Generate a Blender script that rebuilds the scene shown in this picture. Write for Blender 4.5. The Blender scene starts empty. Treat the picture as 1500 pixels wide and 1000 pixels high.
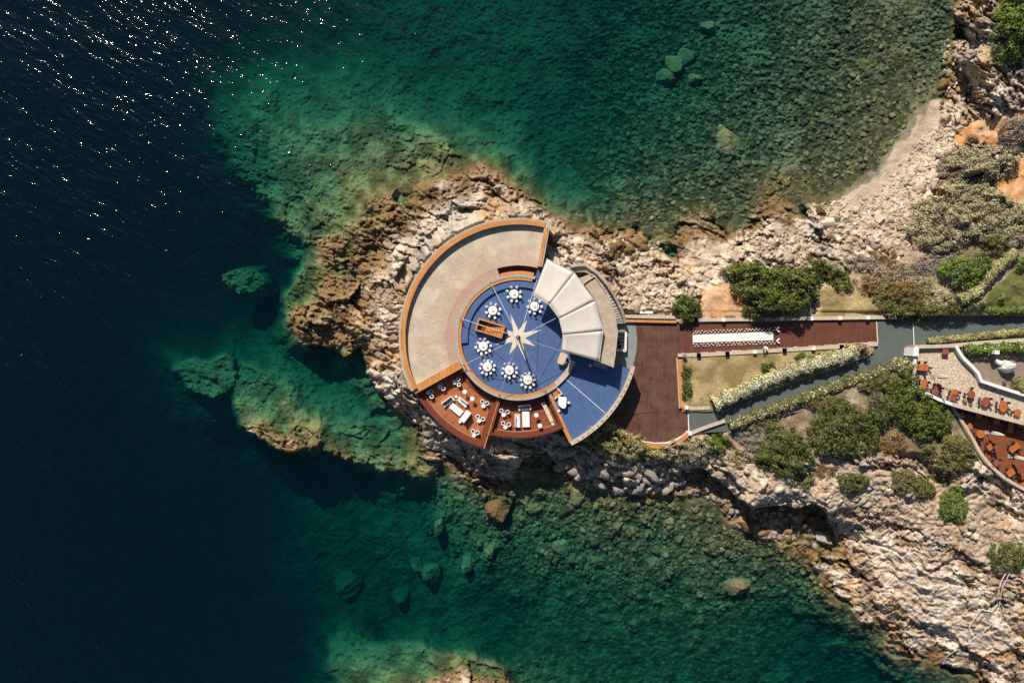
import bpy, bmesh, math, random
import numpy as np
from mathutils import Vector, Matrix

# ------------------------------------------------------------------ camera, sky, sun, exposure
SC = bpy.context.scene
COL = SC.collection
H = 130.0            # drone height above the sea, metres
F = 1000.0           # focal length in photo pixels (24 mm equivalent)
cam_data = bpy.data.cameras.new('camera')
cam = bpy.data.objects.new('camera', cam_data)
COL.objects.link(cam)
cam.location = (0, 0, H)
cam.rotation_euler = (0, 0, 0)
cam_data.sensor_width = 36
cam_data.lens = 24.0
cam_data.clip_start = 1
cam_data.clip_end = 5000
SC.camera = cam

SUN_EL = math.radians(38)
SHX, SHY = 0.34, -0.94           # ground direction in which shadows fall
world = bpy.data.worlds.new('World'); SC.world = world
world.use_nodes = True
wn = world.node_tree.nodes; wl = world.node_tree.links
sky = wn.new('ShaderNodeTexSky'); sky.sky_type = 'NISHITA'; sky.sun_disc = False
sky.sun_elevation = SUN_EL; sky.sun_rotation = math.radians(-20)
wl.new(sky.outputs[0], wn['Background'].inputs[0])
wn['Background'].inputs[1].default_value = 0.05
sun_d = bpy.data.lights.new('sun', 'SUN'); sun_d.energy = 5.0; sun_d.angle = math.radians(0.53)
sun_d.color = (1.0, 0.90, 0.76)
sun = bpy.data.objects.new('sun', sun_d); COL.objects.link(sun)
sd = Vector((SHX*math.cos(SUN_EL), SHY*math.cos(SUN_EL), -math.sin(SUN_EL)))
sun.rotation_euler = sd.to_track_quat('-Z', 'Y').to_euler()
sun.location = (-60, 150, 150)
SC.view_settings.view_transform = 'Standard'
SC.view_settings.look = 'None'
SC.view_settings.gamma = 1
SC.view_settings.use_curve_mapping = False
SC.view_settings.exposure = 0.35
SC.render.engine = 'CYCLES'
SC.cycles.use_denoising = False
SC.cycles.max_bounces = 6
SC.cycles.transparent_max_bounces = 12
SC.cycles.volume_bounces = 0
SC.cycles.caustics_reflective = False
SC.cycles.caustics_refractive = False

# ------------------------------------------------------------------ helpers
def K(z): return (H - z) / F
def P(px, py, z):
    k = K(z); return Vector(((px - 750) * k, (500 - py) * k, z))

def tag(o, label=None, cat=None, group=None, kind=None):
    if label: o['label'] = label
    if cat: o['category'] = cat
    if group: o['group'] = group
    if kind: o['kind'] = kind
    return o

def empty(name, loc, rz=0.0):
    o = bpy.data.objects.new(name, None); COL.objects.link(o)
    o.location = loc; o.rotation_euler = (0, 0, rz); o.empty_display_size = 0.3
    return o

def thing(name, label, cat, loc, rz=0.0, group=None):
    return tag(empty(name, loc, rz), label, cat, group)

def np_mesh(name, verts, faces):
    """verts (n,3), faces (m,k) arrays"""
    verts = np.asarray(verts, dtype=np.float32); faces = np.asarray(faces, dtype=np.int32)
    me = bpy.data.meshes.new(name)
    n, k = faces.shape
    me.vertices.add(len(verts)); me.vertices.foreach_set('co', verts.ravel())
    me.loops.add(n*k); me.loops.foreach_set('vertex_index', faces.ravel())
    me.polygons.add(n); me.polygons.foreach_set('loop_start', np.arange(0, n*k, k, dtype=np.int32))
    me.polygons.foreach_set('loop_total', np.full(n, k, dtype=np.int32))
    me.update(calc_edges=True)
    return me

def link(name, me, m=None, parent=None):
    o = bpy.data.objects.new(name, me); COL.objects.link(o)
    if m is not None and len(me.materials) == 0: me.materials.append(m)
    if parent is not None: o.parent = parent
    return o

class MB:
    def __init__(s): s.v = []; s.f = []
    def _add(s, vs, fs):
        b = len(s.v); s.v += [tuple(v) for v in vs]; s.f += [tuple(b+i for i in f) for f in fs]; return s
    def box(s, c, size, rz=0.0, tilt=None):
        x, y, z = (d/2 for d in size)
        M = Matrix.Rotation(rz, 3, 'Z')
        if tilt: M = M @ Matrix.Rotation(tilt[0], 3, tilt[1])
        vs = [M @ Vector((sx*x, sy*y, sz*z)) + Vector(c) for sz in (-1, 1) for sy in (-1, 1) for sx in (-1, 1)]
        return s._add(vs, [(0,2,3,1),(4,5,7,6),(0,1,5,4),(2,6,7,3),(0,4,6,2),(1,3,7,5)])
    def prism(s, poly, z0, z1):
        """poly: list of (x,y) or (x,y,z) ; closed solid"""
        n = len(poly)
        a = sum(poly[i][0]*poly[(i+1)%n][1]-poly[(i+1)%n][0]*poly[i][1] for i in range(n))
        if a < 0: poly = poly[::-1]
        vs = [(p[0], p[1], z0) for p in poly] + [(p[0], p[1], p[2] if len(p) > 2 else z1) for p in poly]
        fs = [tuple(range(n-1, -1, -1)), tuple(range(n, 2*n))]
        fs += [(i, (i+1)%n, n+(i+1)%n, n+i) for i in range(n)]
        return s._add(vs, fs)
    def sheet(s, pts): return s._add(pts, [tuple(range(len(pts)))])
    def cyl(s, c, r, h, n=16, r2=None, cap=True):
        r2 = r if r2 is None else r2
        vs = []
        for k, (rr, z) in enumerate(((r, 0), (r2, h))):
            vs += [(c[0]+rr*math.cos(2*math.pi*i/n), c[1]+rr*math.sin(2*math.pi*i/n), c[2]+z) for i in range(n)]
        fs = [(i, (i+1)%n, n+(i+1)%n, n+i) for i in range(n)]
        if cap: fs += [tuple(range(n-1,-1,-1)), tuple(range(n, 2*n))]
        return s._add(vs, fs)
    def lathe(s, c, prof, n=20, wob=None):
        vs = []
        for r, z in prof:
            for i in range(n):
                a = 2*math.pi*i/n
                rr = r if wob is None else r*(1+wob(a, z))
                vs.append((c[0]+rr*math.cos(a), c[1]+rr*math.sin(a), c[2]+z))
        m = len(prof); fs = []
        for k in range(m-1):
            for i in range(n):
                fs.append((k*n+i, k*n+(i+1)%n, (k+1)*n+(i+1)%n, (k+1)*n+i))
        fs.append(tuple((m-1)*n+i for i in range(n)))
        fs.append(tuple(n-1-i for i in range(n)))
        return s._add(vs, fs)
    def tube(s, a, b, r, n=6, r2=None):
        a = Vector(a); b = Vector(b); d = (b-a).normalized()
        u = d.orthogonal().normalized(); w = d.cross(u); r2 = r if r2 is None else r2
        vs = [a+(u*math.cos(2*math.pi*i/n)+w*math.sin(2*math.pi*i/n))*r for i in range(n)]
        vs += [b+(u*math.cos(2*math.pi*i/n)+w*math.sin(2*math.pi*i/n))*r2 for i in range(n)]
        fs = [(i, (i+1)%n, n+(i+1)%n, n+i) for i in range(n)] + [tuple(range(n-1,-1,-1)), tuple(range(n,2*n))]
        return s._add(vs, fs)
    def sector(s, c, r0, r1, a0, a1, z0, z1, n=None):
        """ring sector solid, degrees"""
        n = n or max(2, int(abs(a1-a0)/2.0))
        A = [math.radians(a0+(a1-a0)*i/n) for i in range(n+1)]
        vs = []
        for z in (z0, z1):
            for r in (r0, r1):
                vs += [(c[0]+r*math.cos(a), c[1]+r*math.sin(a), z) for a in A]
        m = n+1; fs = []
        for i in range(n):
            b0, b1, t0, t1 = i, m+i, 2*m+i, 3*m+i
            fs += [(t0, t1, t1+1, t0+1), (b0, b0+1, b1+1, b1), (b1, b1+1, t1+1, t1), (b0, t0, t0+1, b0+1)]
        fs += [(0, m, 3*m, 2*m), (n, 2*m+n, 3*m+n, m+n)]
        return s._add(vs, fs)
    def strip(s, pts, w, z0, z1, off=0.0):
        """wall of width w along a polyline of (x,y[,z]) points; top follows z of points if given"""
        n = len(pts); L = []; R = []
        for i in range(n):
            p = Vector(pts[i][:2]); a = Vector(pts[max(0,i-1)][:2]); b = Vector(pts[min(n-1,i+1)][:2])
            d = (b-a).normalized(); q = Vector((-d.y, d.x))
            zt = pts[i][2] if (z1 is None) else z1
            L.append((p+q*(off+w/2), zt)); R.append((p+q*(off-w/2), zt))
        vs = []
        for (l, zt), (r, _) in zip(L, R):
            vs += [(l.x,l.y,z0),(r.x,r.y,z0),(r.x,r.y,zt),(l.x,l.y,zt)]
        fs = []
        for i in range(n-1):
            b = 4*i
            for k in range(4):
                fs.append((b+k, b+(k+1)%4, b+4+(k+1)%4, b+4+k))
        fs += [(3,2,1,0), (4*n-4, 4*n-3, 4*n-2, 4*n-1)]
        return s._add(vs, fs)
    def mesh(s, name, org=(0,0,0)):
        me = bpy.data.meshes.new(name)
        me.from_pydata([(v[0]-org[0], v[1]-org[1], v[2]-org[2]) for v in s.v], [], s.f)
        bm = bmesh.new(); bm.from_mesh(me); bmesh.ops.recalc_face_normals(bm, faces=bm.faces); bm.to_mesh(me); bm.free()
        me.update(); return me
    def build(s, name, m, parent=None, bevel=0.0, smooth=False, local=False):
        org = (0,0,0)
        if parent is not None and not local:
            p = parent; org = Vector((0,0,0))
            while p is not None: org = org + p.location; p = p.parent
        me = s.mesh(name, org)
        if smooth:
            me.polygons.foreach_set('use_smooth', [True]*len(me.polygons))
            if hasattr(me, 'set_sharp_from_angle'): me.set_sharp_from_angle(angle=math.radians(40))
        o = link(name, me, m, parent)
        if bevel:
            b = o.modifiers.new('bevel', 'BEVEL'); b.width = bevel; b.segments = 2; b.limit_method = 'ANGLE'
        return o

def copy_tree(o, parent=None):
    c = o.copy(); COL.objects.link(c); c.parent = parent
    for ch in list(o.children): copy_tree(ch, c)
    return c

# ------------------------------------------------------------------ materials
def new_mat(name):
    m = bpy.data.materials.new(name); m.use_nodes = True
    nt = m.node_tree; return m, nt, nt.nodes, nt.links, nt.nodes['Principled BSDF']

def mat(name, c, c2=None, rough=0.7, scale=3.0, bump=0.0, bscale=20.0, detail=5, contrast=0.25, metal=0.0, spec=0.3, coord='Object'):
    """two-tone noise material"""
    m, nt, N, L, B = new_mat(name)
    B.inputs['Roughness'].default_value = rough; B.inputs['Metallic'].default_value = metal
    B.inputs['Specular IOR Level'].default_value = spec
    c2 = c2 or tuple(x*0.8 for x in c)
    tc = N.new('ShaderNodeTexCoord'); no = N.new('ShaderNodeTexNoise')
    no.inputs['Scale'].default_value = scale; no.inputs['Detail'].default_value = detail; no.inputs['Roughness'].default_value = 0.65
    L.new(tc.outputs[coord], no.inputs['Vector'])
    cr = N.new('ShaderNodeValToRGB'); cr.color_ramp.elements[0].position = 0.5-contrast; cr.color_ramp.elements[1].position = 0.5+contrast
    cr.color_ramp.elements[0].color = (*c2, 1); cr.color_ramp.elements[1].color = (*c, 1)
    L.new(no.outputs['Fac'], cr.inputs[0]); L.new(cr.outputs[0], B.inputs['Base Color'])
    if bump:
        n2 = N.new('ShaderNodeTexNoise'); n2.inputs['Scale'].default_value = bscale; n2.inputs['Detail'].default_value = 4
        L.new(tc.outputs[coord], n2.inputs['Vector'])
        b = N.new('ShaderNodeBump'); b.inputs['Strength'].default_value = bump; b.inputs['Distance'].default_value = 0.05
        L.new(n2.outputs['Fac'], b.inputs['Height']); L.new(b.outputs[0], B.inputs['Normal'])
    return m

def plank_mat(name, c, c2, width=0.14, angle=0.0, mode='linear', rough=0.55, gap=(0.03,0.015,0.008), gapw=0.06, wear=0.35, wearc=None):
    """boards: mode linear (object XY turned by angle) or radial (by distance from object origin)"""
    m, nt, N, L, B = new_mat(name)
    B.inputs['Roughness'].default_value = rough; B.inputs['Specular IOR Level'].default_value = 0.35
    tc = N.new('ShaderNodeTexCoord')
    mp = N.new('ShaderNodeMapping'); mp.inputs['Rotation'].default_value = (0, 0, angle)
    L.new(tc.outputs['Object'], mp.inputs['Vector'])
    sx = N.new('ShaderNodeSeparateXYZ'); L.new(mp.outputs[0], sx.inputs[0])
    if mode == 'radial':
        cz = N.new('ShaderNodeCombineXYZ'); L.new(sx.outputs[0], cz.inputs[0]); L.new(sx.outputs[1], cz.inputs[1])
        ln = N.new('ShaderNodeVectorMath'); ln.operation = 'LENGTH'; L.new(cz.outputs[0], ln.inputs[0]); src = ln.outputs['Value']
    else: src = sx.outputs[0]
    dv = N.new('ShaderNodeMath'); dv.operation = 'DIVIDE'; dv.inputs[1].default_value = width; L.new(src, dv.inputs[0])
    fl = N.new('ShaderNodeMath'); fl.operation = 'FLOOR'; L.new(dv.outputs[0], fl.inputs[0])
    fr = N.new('ShaderNodeMath'); fr.operation = 'FRACT'; L.new(dv.outputs[0], fr.inputs[0])
    # board ends: cut into lengths, offset per row
    r0 = N.new('ShaderNodeTexWhiteNoise'); r0.noise_dimensions = '1D'; L.new(fl.outputs[0], r0.inputs['W'])
    ad = N.new('ShaderNodeMath'); ad.operation = 'MULTIPLY_ADD'; ad.inputs[1].default_value = 0.33
    L.new(sx.outputs[1], ad.inputs[0]); L.new(r0.outputs['Value'], ad.inputs[2])
    f2 = N.new('ShaderNodeMath'); f2.operation = 'FLOOR'; L.new(ad.outputs[0], f2.inputs[0])
    cb = N.new('ShaderNodeCombineXYZ'); L.new(fl.outputs[0], cb.inputs[0]); L.new(f2.outputs[0], cb.inputs[1])
    wn_ = N.new('ShaderNodeTexWhiteNoise'); wn_.noise_dimensions = '2D'; L.new(cb.outputs[0], wn_.inputs['Vector'])
    cr = N.new('ShaderNodeValToRGB'); cr.color_ramp.elements[0].color = (*c2, 1); cr.color_ramp.elements[1].color = (*c, 1)
    L.new(wn_.outputs['Value'], cr.inputs[0])
    no = N.new('ShaderNodeTexNoise'); no.inputs['Scale'].default_value = 0.35; no.inputs['Detail'].default_value = 6; no.inputs['Roughness'].default_value = 0.7
    L.new(tc.outputs['Object'], no.inputs['Vector'])
    mx = N.new('ShaderNodeMix'); mx.data_type = 'RGBA'
    wr = N.new('ShaderNodeMapRange'); wr.inputs[1].default_value = 0.42; wr.inputs[2].default_value = 0.72; wr.inputs[4].default_value = wear
    L.new(no.outputs['Fac'], wr.inputs[0]); L.new(wr.outputs[0], mx.inputs['Factor'])
    wc = wearc or tuple(min(1, x*1.6+0.02) for x in c)
    L.new(cr.outputs[0], mx.inputs[6]); mx.inputs[7].default_value = (*wc, 1)
    gp = N.new('ShaderNodeMath'); gp.operation = 'LESS_THAN'; gp.inputs[1].default_value = gapw; L.new(fr.outputs[0], gp.inputs[0])
    m2 = N.new('ShaderNodeMix'); m2.data_type = 'RGBA'; L.new(gp.outputs[0], m2.inputs['Factor'])
    L.new(mx.outputs[2], m2.inputs[6]); m2.inputs[7].default_value = (*gap, 1)
    L.new(m2.outputs[2], B.inputs['Base Color'])
    return m

def leaf_mat(name, dark, light, rough=0.6):
    m, nt, N, L, B = new_mat(name)
    B.inputs['Roughness'].default_value = rough; B.inputs['Specular IOR Level'].default_value = 0.25
    g = N.new('ShaderNodeNewGeometry'); cr = N.new('ShaderNodeValToRGB')
    cr.color_ramp.elements[0].color = (*dark, 1); cr.color_ramp.elements[1].color = (*light, 1)
    L.new(g.outputs['Random Per Island'], cr.inputs[0])
    tc = N.new('ShaderNodeTexCoord'); no = N.new('ShaderNodeTexNoise'); no.inputs['Scale'].default_value = 0.6; no.inputs['Detail'].default_value = 3
    L.new(tc.outputs['Object'], no.inputs['Vector'])
    mr = N.new('ShaderNodeMapRange'); mr.inputs[1].default_value = 0.3; mr.inputs[2].default_value = 0.7; mr.inputs[3].default_value = 0.6; mr.inputs[4].default_value = 1.35
    L.new(no.outputs['Fac'], mr.inputs[0])
    mm = N.new('ShaderNodeVectorMath'); mm.operation = 'SCALE'; L.new(cr.outputs[0], mm.inputs[0]); L.new(mr.outputs[0], mm.inputs['Scale'])
    L.new(mm.outputs[0], B.inputs['Base Color'])
    return m
# ------------------------------------------------------------------ terrain (land and sea bed in one sheet)
def _hash(ix, iy, seed):
    h = (ix.astype(np.int64)*374761393 + iy.astype(np.int64)*668265263 + seed*1442695041) & 0x7fffffff
    h = ((h ^ (h >> 13))*1274126177) & 0x7fffffff
    return ((h ^ (h >> 16)) & 0xffff) / 65535.0
def vnoise(x, y, seed=0):
    ix = np.floor(x); iy = np.floor(y); fx = x-ix; fy = y-iy
    fx = fx*fx*(3-2*fx); fy = fy*fy*(3-2*fy)
    a = _hash(ix, iy, seed); b = _hash(ix+1, iy, seed); c = _hash(ix, iy+1, seed); d = _hash(ix+1, iy+1, seed)
    return (a*(1-fx)+b*fx)*(1-fy)+(c*(1-fx)+d*fx)*fy
def fbm(x, y, seed=0, o=4, g=0.5):
    s = 0; a = 1; t = 0
    for i in range(o):
        s = s + a*vnoise(x*2**i+17.3*i, y*2**i-9.1*i, seed+i*7); t += a; a *= g
    return s/t
def worley(x, y, seed=0, facet=False):
    ix = np.floor(x); iy = np.floor(y)
    f1 = np.full(x.shape, 9.0); f2 = np.full(x.shape, 9.0); cid = np.zeros(x.shape); fac = np.zeros(x.shape)
    for dx in (-1, 0, 1):
        for dy in (-1, 0, 1):
            jx = ix+dx; jy = iy+dy
            px = jx+_hash(jx, jy, seed); py = jy+_hash(jx, jy, seed+91)
            d = np.hypot(px-x, py-y)
            near = d < f1
            f2 = np.where(near, f1, np.minimum(f2, d))
            cid = np.where(near, _hash(jx, jy, seed+173), cid)
            if facet: fac = np.where(near, (x-px)*(_hash(jx, jy, seed+311)-.5)*2+(y-py)*(_hash(jx, jy, seed+419)-.5)*2, fac)
            f1 = np.where(near, d, f1)
    return (f1, f2, cid, fac) if facet else (f1, f2, cid)
def sstep(a, b, x):
    t = np.clip((x-a)/(b-a), 0, 1); return t*t*(3-2*t)
def inpoly(x, y, poly):
    r = np.zeros(x.shape, bool); n = len(poly); j = n-1
    for i in range(n):
        xi, yi = poly[i]; xj, yj = poly[j]
        if yi != yj:
            c = ((yi > y) != (yj > y)) & (x < (xj-xi)*(y-yi)/(yj-yi)+xi); r ^= c
        j = i
    return r

PC = (759.0, 494.0)     # centre of the round platform, photo pixels
Z_BLUE, Z_TER, Z_DECK, Z_LOUNGE = 8.8, 9.0, 5.5, 7.5
Z_ROAD, Z_REST, Z_LOW = 6.0, 7.4, 5.4

CTRL = []
def cp(z, *pts):
    for p in pts: CTRL.append((p[0], p[1], z))
cp(-24, (-600,-500),(-600,500),(-600,1400),(-200,0),(-200,500),(-200,1000),(0,0),(0,250),(0,500),(0,750),(0,1000),(150,100),(150,350),(150,620),(150,850),(200,950),(120,1200),(-100,1300),(100,-300),(-200,-400))
cp(-20, (250,30),(250,250),(280,360),(230,440),(190,530),(250,720),(340,860),(300,960),(330,740),(300,1150))
cp(-16, (330,60),(290,170),(300,240),(345,310),(390,365),(300,480),(220,560),(400,780),(400,900),(440,960),(250,620),(400,450),(340,-200))
cp(-13, (420,20),(380,70),(420,410),(360,640),(420,700),(380,470),(350,470),(420,850),(470,910))
cp(-10, (500,0),(480,60),(480,700),(540,712),(450,770),(520,830),(300,610),(240,520),(590,900),(560,930),(500,-200),(470,1010))
cp(-7.5, (600,20),(560,80),(640,90),(600,740),(560,780),(650,880),(720,900),(400,500),(450,520),(650,935),(720,950),(800,-200),(620,720))
cp(-6.3, (700,40),(700,120),(320,185),(330,150),(390,115),(450,110),(790,200),(850,120),(850,40),(480,560),(520,540),(480,520),(290,550),(265,545),(340,540),(310,580),(1280,975),(1180,980),(760,940),(1200,930),(640,800))
cp(-4.8, (360,210),(420,150),(500,130),(600,150),(690,180),(800,260),(900,180),(960,60),(1000,-200),(390,270),(520,590),(560,610),(680,830),(850,900),(900,960),(1000,980),(1100,960),(1150,900),(490,935),(575,950),(380,560))
cp(-3.2, (430,200),(400,240),(540,170),(610,195),(720,215),(830,290),(900,250),(1000,160),(1040,60),(440,300),(430,330),(440,370),(400,570),(385,610),(540,640),(580,650),(650,740),(700,790),(800,830),(900,860),(1000,890),(1080,900),(500,965),(600,962),(660,968),(780,990))
cp(-2.0, (470,230),(550,210),(640,215),(740,240),(900,290),(1000,230),(1100,170),(1140,60),(1160,0),(470,330),(480,300),(430,590),(410,620),(590,670),(530,655),(480,645),(700,735),(760,740),(830,760),(900,790),(960,800),(1000,830),(1100,850),(560,985),(640,980),(520,990),(450,400),(470,420),(1150,-200),(1160,860),(1210,900))
cp(-1.0, (500,260),(560,250),(620,240),(700,232),(500,330),(520,310),(480,355),(780,280),(850,315),(950,310),(1030,280),(1090,300),(1130,250),(1200,190),(1240,100),(1260,20),(430,440),(420,460),(440,610),(600,683),(560,680),(630,700),(740,722),(800,715),(870,740),(940,745),(1000,770),(1050,790),(1120,810),(600,995),(660,990),(1180,840),(1240,895),(1300,960),(1350,985))
cp(-0.4, (530,280),(580,265),(650,245),(460,440),(1200,270),(1260,215),(1290,150),(1320,80),(1340,0),(1170,290),(880,322),(1330,-200),(690,705))
cp(0.0, (540,303),(520,360),(497,410),(470,450),(437,485),(455,503),(472,505),(506,522),(536,544),(565,590),(612,634),(650,672),(692,703),(735,706),(760,692),(790,694),(840,705),(880,716),(940,721),(1000,722),(1060,762),(1110,784),(1160,800),(1185,836),(1230,882),(1262,910),(1300,950),(1342,972),(1374,968),(1422,988),(1446,1004),(1480,1050),
   (600,278),(640,265),(690,248),(728,248),(758,270),(775,292),(830,322),(862,334),(900,336),(945,340),(975,357),(1000,320),(1024,308),(1055,324),(1080,335),(1120,300),(1117,279),(1147,266),(1180,282),(1215,303),(1245,285),(1272,265),(1300,238),(1330,205),(1350,170),(1375,130),(1392,90),(1404,40),(1408,0),(1400,-200))
cp(0.1, (700,993),(720,1003)); cp(0.35, (440,637),(425,632),(455,648),(612,692),(470,385),(720,1080),(640,1070))
# headland round the platform
cp(0.6, (480,475),(500,440),(520,400)); cp(1.5, (560,320),(600,295),(650,280),(700,268),(740,275),(790,312),(830,340),(545,540),(580,595),(880,350),(930,352),(520,505),(800,320))
cp(2.3, (520,470),(545,420),(560,370),(590,330),(640,305),(690,292),(740,295));cp(3.2,(800,340),(555,535),(590,590),(840,355),(900,385),(640,650),(700,690),(740,690))
cp(5.2, (550,470),(565,410),(580,370),(610,335),(660,312),(720,305),(770,305),(570,520),(600,580),(630,632),(820,350),(700,672),(735,675))
cp(7.2, (582,480),(588,430),(603,390),(635,350),(680,325),(740,315),(790,322),(588,530),(606,575),(640,625),(690,658),(740,655),(812,340),(840,390))
cp(8.0, (700,450),(760,500),(820,450),(700,550),(760,400),(800,560),(850,430),(870,560),(640,480),(700,640))
# below the deck, south side
cp(2.0, (800,665),(850,690),(900,695),(950,700),(1000,700)); cp(3.6, (830,655),(880,672),(940,680),(1000,680)); cp(0.3,(783,680),(770,690))
cp(5.0, (850,640),(900,655),(960,665),(1020,655),(950,560),(1000,480),(1100,480),(960,620))
# cliff edge south east
cp(7.2, (1098,735),(1150,732),(1200,732),(1212,755)); cp(5.6, (1036,672),(1060,700),(1050,650),(1100,690))
cp(0.6, (1030,705),(1060,728),(1098,757),(1150,757),(1195,762),(1200,790),(1215,800))
cp(1.6, (1150,780),(1190,820),(1230,850),(1265,880),(1240,820))
cp(3.0, (1240,775),(1280,830),(1300,890),(1290,860),(1340,930),(1400,950),(1440,970))
cp(4.6, (1250,760),(1300,810),(1340,870),(1400,900),(1460,940),(1500,990))
cp(6.4, (1130,650),(1200,700),(1280,740),(1350,800),(1420,850),(1500,900),(1600,980))
cp(7.2, (1250,650),(1330,690),(1400,760),(1500,800),(1700,900),(1300,600),(1250,590),(1900,700))
cp(5.6, (1130,590),(1060,620),(1380,640),(1420,690),(1480,730))
cp(6.6, (1400,660),(1440,710),(1490,745))
# north side: from beach to walkway
cp(1.2, (1000,345),(1050,340),(1130,325),(1200,330),(1270,310),(1300,290),(1330,250),(1370,200),(1395,150),(1408,110),(900,350))
cp(2.4, (960,380),(1040,365),(1120,355),(1200,355),(1270,340),(1330,300),(1370,240),(1400,205),(1412,175))
cp(4.0, (920,410),(980,410),(1050,395),(1130,375),(1210,385),(1280,370),(1340,350),(1350,300),(1400,230),(1430,195))
cp(5.4, (950,450),(1000,450),(1060,430),(1130,430),(1210,430),(1290,430),(1340,400),(1200,460),(1100,460))
cp(6.6, (1380,420),(1400,350),(1430,280),(1470,230),(1480,190),(1360,455),(1500,150),(1700,0))
cp(8.0, (1450,430),(1480,400),(1450,330),(1500,300),(1460,140),(1600,300),(1800,300),(2200,0),(2200,600),(2200,1200))
cp(6.0, (1425,30),(1422,90),(1430,130)); cp(7.5, (1450,60),(1490,90),(1480,20),(1500,-50),(1430,-100),(1440,-200))
cp(1.0, (1411,30),(1409,85),(1414,125),(1416,-60))
cp(6.2, (1340,490),(1420,480),(1500,480),(1700,470))
cp(7.0, (1400,520),(1450,560),(1500,560),(1380,560),(1700,600),(1500,640))

def rbf_fit(ctrl):
    A = np.array(ctrl, float)
    # drop near-duplicate points
    keep = []
    for i in range(len(A)):
        if all(np.hypot(*(A[i,:2]-A[j,:2])) > 4 for j in keep): keep.append(i)
    A = A[keep]
    X = A[:, :2]/100.0; n = len(X)
    D = np.hypot(X[:,None,0]-X[None,:,0], X[:,None,1]-X[None,:,1])
    M = np.zeros((n+1, n+1)); M[:n,:n] = -D - 0.004*np.eye(n)*-1; M[:n,n] = 1; M[n,:n] = 1
    w = np.linalg.solve(M, np.append(A[:,2], 0))
    return X, w
RX, RW = rbf_fit(CTRL)
def rbf(u, v):
    out = np.full(u.shape, RW[-1]); u = u/100.0; v = v/100.0
    for i in range(len(RX)): out -= RW[i]*np.sqrt((u-RX[i,0])**2+(v-RX[i,1])**2)
    return out

us = np.concatenate([[-5000,-3000,-1800,-1100], np.arange(-700,-20,25), np.arange(-20,270,2.8), np.arange(270,1515,1.4), np.arange(1515,1640,5), np.arange(1640,2300,30), [2600,3200,5000]])
vs = np.concatenate([[-4000,-2000,-1100], np.arange(-600,-20,25), np.arange(-20,1016,1.4), np.arange(1016,1120,5), np.arange(1120,1700,30), [2200,3000,5000]])
U, V = np.meshgrid(us, vs)
# evaluate the smooth base on a coarse lattice, then sample it
cu = np.concatenate([[-5000,-3000,-1800,-1100,-700,-400,-200], np.arange(-100,1601,6), [1700,1900,2300,2600,3200,5000]])
cv = np.concatenate([[-4000,-2000,-1100,-600,-350,-200], np.arange(-100,1101,6), [1300,1700,2200,3000,5000]])
CU, CV = np.meshgrid(cu, cv); CZ = np.clip(rbf(CU, CV), -25, 10)
def bil(gu, gv, G, u, v):
    i = np.clip(np.searchsorted(gu, u)-1, 0, len(gu)-2); j = np.clip(np.searchsorted(gv, v)-1, 0, len(gv)-2)
    a = np.clip((u-gu[i])/(gu[i+1]-gu[i]), 0, 1); b = np.clip((v-gv[j])/(gv[j+1]-gv[j]), 0, 1)
    return (G[j,i]*(1-a)+G[j,i+1]*a)*(1-b)+(G[j+1,i]*(1-a)+G[j+1,i+1]*a)*b
wx = (fbm(U/28, V/28, 5, 4)-0.5); wy = (fbm(U/28, V/28, 55, 4)-0.5)
base = bil(cu, cv, CZ, U+wx*26, V+wy*26)
X = U*0.125; Y = V*0.125
UW, VW = U+wx*22, V+wy*22        # warped pixel coordinates give ragged borders

# material zones (ragged polygons in pixels)
sand = inpoly(UW, VW, [(1200,318),(1215,292),(1248,268),(1285,236),(1315,198),(1340,165),(1370,140),(1390,150),(1400,190),(1385,215),(1370,250),(1352,290),(1345,330),(1300,345),(1250,330)])
soil = inpoly(UW, VW, [(1030,420),(1072,418),(1090,440),(1110,470),(1030,470)]) | inpoly(UW, VW, [(1410,195),(1432,172),(1470,170),(1510,160),(1510,205),(1450,215),(1412,205)]) | inpoly(UW, VW, [(1455,265),(1510,225),(1510,300),(1470,290)])|inpoly(UW, VW, [(1395,170),(1412,165),(1420,215),(1395,215)])
dry = inpoly(UW, VW, [(1195,425),(1245,405),(1290,430),(1300,470),(1195,470)]) | inpoly(U, V, [(1000,520),(1280,505),(1275,520),(1040,605),(1000,602)])
earth = inpoly(UW, VW, [(1055,640),(1080,600),(1340,520),(1400,600),(1430,650),(1390,670),(1300,665),(1240,670),(1180,680),(1120,680),(1085,660)]) | inpoly(UW, VW, [(1300,360),(1400,330),(1510,290),(1510,470),(1290,470),(1240,400)])
lawn = inpoly(UW, VW, [(1437,452),(1450,425),(1480,395),(1515,365),(1515,455)])
rubN = inpoly(UW, VW, [(890,345),(950,345),(960,400),(1030,430),(1030,465),(915,462),(915,420)]) | inpoly(UW, VW, [(1080,335),(1140,340),(1190,360),(1190,400),(1130,385),(1090,370)]) | inpoly(UW, VW, [(1190,300),(1260,290),(1340,330),(1340,385),(1230,385),(1200,340)]) | inpoly(UW, VW, [(1390,60),(1412,60),(1412,170),(1440,200),(1400,215),(1350,320),(1320,310),(1380,190)])
rubS = inpoly(UW, VW, [(790,655),(840,650),(960,655),(1030,660),(1060,720),(1190,760),(1200,800),(1100,790),(1030,730),(960,730),(850,722)])
slope = inpoly(UW, VW, [(1035,640),(1120,690),(1240,680),(1330,690),(1420,720),(1510,770),(1510,860),(1350,780),(1220,740),(1100,735)])

land = sstep(-0.3, 0.6, base)
soft = (sand | soil | dry | lawn | earth)
hard = land*np.where(soft, 0.12, 1.0)*np.where(slope & ~soft, 0.7, 1.0)
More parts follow.
